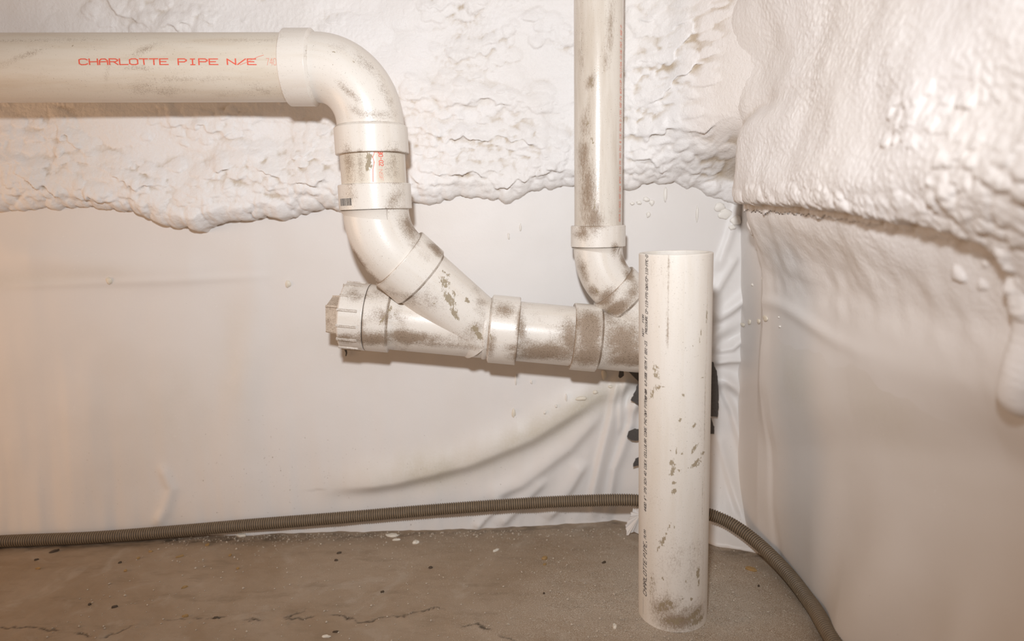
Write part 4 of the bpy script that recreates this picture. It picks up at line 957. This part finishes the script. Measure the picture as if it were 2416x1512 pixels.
scrap('membrane_scrap', [(1482, 1018), (1498, 1012), (1530, 1013), (1530, 1038), (1490, 1040), (1479, 1030)], -0.018, 'small ragged black scrap halfway down left of the standing pipe', 'membrane scrap', M_tape, group=G)
scrap('membrane_scrap', [(1500, 1082), (1525, 1070), (1525, 1098), (1494, 1100)], -0.018, 'smallest black shred low left of the standing pipe', 'membrane scrap', M_tape, group=G)
scrap('membrane_scrap', [(1620, 850), (1683, 854), (1692, 880), (1696, 930), (1694, 984), (1677, 982), (1620, 978)], -0.026, 'long black membrane strip right of the standing pipe', 'membrane scrap', M_tape, group=G)
scrap('membrane_scrap', [(1640, 985), (1678, 985), (1684, 1002), (1686, 1024), (1640, 1024)], -0.022, 'short black tab under the long strip right of the standing pipe', 'membrane scrap', M_tape, group=G)
# ragged hem of the sheet by the standing pipe
scrap('sheet_flap', [(1506, 1150), (1500, 1185), (1488, 1215), (1477, 1240), (1478, 1262), (1492, 1255), (1506, 1258), (1530, 1262), (1530, 1150)], -0.05, None, None, M_sheet, 0.0015, parent=wall_back, wob=0.006)

# ---------------------------------------------------------------- drips of foam on the sheet (parts of the walls)
def blob_mesh(c, rx, ry, rz, parent, mat, name, seed):
    bm = bmesh.new(); bmesh.ops.create_icosphere(bm, subdivisions=3, radius=1); r = np.random.default_rng(seed); o = r.uniform(0, 50, 2)
    for v in bm.verts:
        k = (1 + 0.35 * float(perlin(np.array(v.co.x * 1.1 + o[0]), np.array(v.co.z * 1.1 + v.co.y + o[1]), 5))) * (1 - 0.22 * v.co.z * (abs(rz) > 1.3 * abs(rx)))
        v.co = Vector((v.co.x * rx * k, v.co.y * ry, v.co.z * rz * k)) + Vector(c - wpos(parent))
    for f_ in bm.faces: f_.smooth = True
    me = bpy.data.meshes.new(name); bm.to_mesh(me); bm.free(); return link(name, me, parent, mat)
for i, (px, py, w_, h_, mt) in enumerate([(1217, 893, 4, 18, 0), (1254, 900, 4, 8, 0), (1336, 936, 4, 14, 0), (1372, 940, 22, 7, 1), (1312, 958, 5, 5, 0), (1286, 972, 5, 6, 0), (1212, 972, 7, 16, 1), (1425, 882, 10, 16, 1),
        (1200, 555, 4, 10, 0), (1228, 535, 4, 12, 0), (1525, 470, 12, 7, 0), (1538, 478, 9, 9, 0), (1508, 478, 10, 6, 0), (1492, 480, 8, 5, 0), (1645, 500, 6, 22, 0), (1570, 455, 6, 24, 2), (258, 662, 11, 11, 1), (680, 668, 9, 12, 1), (1440, 912, 9, 5, 1), (1405, 925, 10, 6, 1), (1530, 505, 8, 9, 0), (1000, 560, 3, 5, 0), (955, 470, 5, 5, 1), (1712, 505, 26, 16, 0), (1736, 520, 20, 14, 0), (1698, 488, 18, 14, 0), (1728, 537, 14, 7, 0)]):
    yb = -float(np.interp(onY(px, py, 0)[0], back_off[0], back_off[2][:, int(np.argmin(abs(back_off[1] - onY(px, py, 0)[2])))]))
    c = onY(px, py, yb - 0.001); sc = 1.42 / FPX
    blob_mesh(c, w_ * sc * 0.62, 0.0032, h_ * sc * 0.72, wall_back, (M_drip, M_tandrip, M_drip)[mt], 'foam_drip', i)
def right_x(yv, zv):
    return float(right_base(np.array(yv), belly(np.array(yv), np.array(zv))))
for i, (px, py, w_) in enumerate([(1752, 765, 13), (1768, 758, 12), (1790, 756, 14), (1806, 750, 12), (1775, 672, 9), (1800, 656, 9), (1828, 652, 10), (1815, 640, 9), (1838, 748, 5), (1840, 770, 4)]):
    x = 0.46
    for _ in range(12):
        c = onX(px, py, x); x = right_x(min(c[1], 0.0), c[2])
    c = onX(px, py, x - 0.001); sc = 1.25 / FPX
    blob_mesh(c, 0.0022, w_ * sc * (0.7 + 0.5 * (i % 3 == 0)), w_ * (0.4 + 0.2 * (i % 2)) * sc, wall_right, M_tandrip if i < 4 else M_drip, 'foam_drip', 60 + i)
# dark cut in the sheet under the cleanout plug
scrap('sheet_slit', [(813, 823), (817, 826), (820, 834), (817, 841), (815, 840), (816, 832)], -0.006, 'short black slit', None, M_tape, 0.002, parent=wall_back, wob=0.0004)

# ---------------------------------------------------------------- litter on the floor
def chip(name, px, py, lx, ly, h, rot, mat, label, cat, group=None, seed=0):
    r = np.random.default_rng(seed); c = onZ(px, py, 0.002); n = 9
    ang_ = np.sort(np.linspace(0, 2 * np.pi, n, endpoint=False) + r.uniform(-.25, .25, n)); bm = bmesh.new(); rings = []
    for zz, k in ((-h * 0.5, 0.85), (h * 0.2, 1.0), (h * 0.75, 0.75)):
        rings.append([bm.verts.new((lx * k * math.cos(a) * q, ly * k * math.sin(a) * q, zz + r.uniform(-.15, .15) * h)) for a, q in zip(ang_, r.uniform(.75, 1.15, n))])
    for a, b in zip(rings[:-1], rings[1:]):
        for i in range(n): bm.faces.new((a[i], a[(i + 1) % n], b[(i + 1) % n], b[i]))
    bm.faces.new(rings[-1]); bm.faces.new(rings[0][::-1])
    bmesh.ops.recalc_face_normals(bm, faces=bm.faces)
    me = bpy.data.meshes.new(name); bm.to_mesh(me); bm.free(); o = link(name, me, None, mat)
    # settle on the slab
    iz = float(zf[np.argmin(abs(fx - c[0])), np.argmin(abs(fy - c[1]))])
    o.location = (c[0], c[1], iz + h * 0.3); o.rotation_euler = (0, 0, math.radians(rot))
    return tag(o, label, cat, group)
fx, fy = floor_x, floor_y
chip('foam_crumb', 570, 1263, .012, .005, .006, 0, M_white, 'white block-like foam crumb just under the hose, the largest at left', 'crumb', None, 1)
chip('foam_crumb', 925, 1262, .014, .007, .004, -5, M_white, 'grey-white flat slab crumb at the sheet foot left of centre', 'crumb', None, 2)
chip('foam_crumb', 935, 1272, .009, .003, .003, 5, M_white, 'thin pale sliver just below the flat slab crumb', 'crumb', None, 3)
chip('foam_crumb', 981, 1278, .007, .005, .005, 20, M_white, 'round cream crumb right of the flat slab crumb', 'crumb', None, 4)
chip('foam_crumb', 1170, 1297, .008, .003, .003, 35, M_white, 'slanted white flake alone on bare concrete at centre', 'crumb', None, 5)
chip('foam_crumb', 769, 1497, .008, .003, .003, -5, M_white, 'white flake near the front edge, left of centre', 'crumb', None, 6)
chip('foam_crumb', 1450, 1475, .004, .005, .005, 0, M_white, 'small white crumb left of the standing pipe base', 'crumb', None, 7)
chip('wood_chip', 1772, 1342, .013, .005, .005, -35, M_flake, 'brown and cream chip right of the standing pipe inside the hose bend', 'chip', None, 8)
chip('wood_chip', 128, 1300, .010, .003, .004, 40, M_twig, 'dark slanted stick piece below the hose at far left', 'chip', None, 9)
chip('wood_chip', 1285, 1315, .007, .005, .004, 20, M_flake, 'mustard brown flake at centre, left of the standing pipe', 'chip', None, 10)
FL = [(355, 1299, .005, .002, 5, 'thin flat tan flake under the hose at left, beside the rounder one'), (326, 1314, .004, .003, 40, 'roundish tan flake just below the thin one at left'), (489, 1285, .005, .004, 60, 'orange tan flake close under the hose, left of the block-like crumb'),
      (543, 1308, .003, .005, 10, 'upright oval tan flake below the block-like crumb'), (561, 1339, .004, .003, -30, 'orange brown flake lowest below the block-like crumb'), (296, 1344, .003, .004, 60, 'pale rusty flake on bare concrete at far left'),
      (424, 1311, .009, .002, 35, 'long slanted tan sliver on the concrete left of the block-like crumb'), (435, 1384, .006, .002, 35, 'slim brown sliver in the middle of the left floor'), (437, 1453, .006, .003, 10, 'tan flake beside the crack at lower left'),
      (90, 1340, .006, .0015, 0, 'thin tan splinter nearest the left edge'), (1285, 1330, .004, .002, 30, 'small tan flake just below the mustard flake')]
for i, (px, py, lx, ly, rot, lab) in enumerate(FL):
    chip('tan_flake', px, py, lx, ly, .003, rot, M_flake, lab, 'flake', 'tan flakes on the floor', 20 + i)
DB = [(86, 1319, .005, .0015, 30, 'dark thin splinter below the stick piece at far left'), (283, 1325, .004, .0015, 35, 'dark slanted splinter right of the pale rusty flake'), (270, 1430, .006, .002, 30, 'dark bark-like sliver above the crack at lower left'),
      (211, 1424, .003, .002, 20, 'black speck left of the bark-like sliver'), (510, 1458, .006, .004, 0, 'black lump sitting on the floor crack left of centre'), (800, 1303, .006, .002, 20, 'dark brown sliver below the grey-white slab crumb'),
      (793, 1320, .004, .002, 0, 'reddish dark speck just under the dark brown sliver'), (1016, 1338, .004, .004, 0, 'round black crumb on bare concrete at centre'), (902, 1395, .004, .0012, 20, 'tiny dark needle at the middle of the floor'),
      (792, 1487, .006, .001, 0, 'dark thread near the front edge above the white flake'), (1283, 1398, .002, .002, 0, 'single black dot left of the standing pipe, halfway to the front'), (1425, 1326, .005, .002, 30, 'dark chip left of the standing pipe near its printed lettering'), (1790, 1380, .002, .002, 0, 'black dot inside the hose bend right of the standing pipe')]
for i, (px, py, lx, ly, rot, lab) in enumerate(DB):
    chip('dark_bit', px, py, lx, ly, .003, rot, M_twig, lab, 'debris', 'dark bits on the floor', 50 + i)

# loose sandy grit round the standing pipe and along the sheet's foot: nobody could count it
N = 5200; base8 = np.array([(1, 0, 0), (-1, 0, 0), (0, 1, 0), (0, -1, 0), (0, 0, 1), (0, 0, -1)], float)
tri = np.array([(0, 2, 4), (2, 1, 4), (1, 3, 4), (3, 0, 4), (2, 0, 5), (1, 2, 5), (3, 1, 5), (0, 3, 5)])
px_ = np.concatenate([rng.normal(0.28, 0.12, 2300), rng.uniform(-0.75, 0.48, 1700), rng.uniform(-0.8, 0.2, 1200)])
py_ = np.concatenate([rng.normal(-0.30, 0.09, 2300), -0.012 - np.abs(rng.normal(0, 0.022, 1700)), rng.uniform(-0.42, -0.05, 1200)])
ok = (px_ < 0.49) & (py_ < -0.006 - np.interp(px_, [-1.8, -1.077, -0.822, -0.427, -0.291, -0.08, 0.125, 0.22, 0.30, 0.36, 0.408, 0.453, 0.49], [0.055, 0.027, 0.013, 0.005, 0.003, 0.0, -0.017, -0.03, 0.0, 0.06, 0.095, 0.115, 0.135])) & (np.hypot(px_ - ub[0], py_ - YU) > R4 + 0.001); px_, py_ = px_[ok], py_[ok]; n = len(px_)
sz = rng.gamma(2.0, 0.00042, n).clip(0.0004, 0.0026)
zz = zf[np.abs(fx[None] - px_[:, None]).argmin(1), np.abs(fy[None] - py_[:, None]).argmin(1)]
sc3 = sz[:, None] * rng.uniform(0.6, 1.3, (n, 3)); rot_ = rng.uniform(0, 6.28, n)
V = base8[None] * sc3[:, None]; cx_, sx_ = np.cos(rot_)[:, None], np.sin(rot_)[:, None]
V = np.stack([V[..., 0] * cx_ - V[..., 1] * sx_, V[..., 0] * sx_ + V[..., 1] * cx_, V[..., 2]], -1) + np.stack([px_, py_, zz + sz * 0.4], -1)[:, None]
F = (tri[None] + 6 * np.arange(n)[:, None, None]).reshape(-1, 3)
M_grit = mat_plain('sandy_grit', (0.46, 0.39, 0.31), 0.8, 0.6, 220)
g_ = link('grit', raw_mesh('grit', V.reshape(-1, 3), F, smooth=False), None, M_grit)
tag(g_, 'loose sandy grit strewn over the concrete floor', 'grit', kind='stuff')
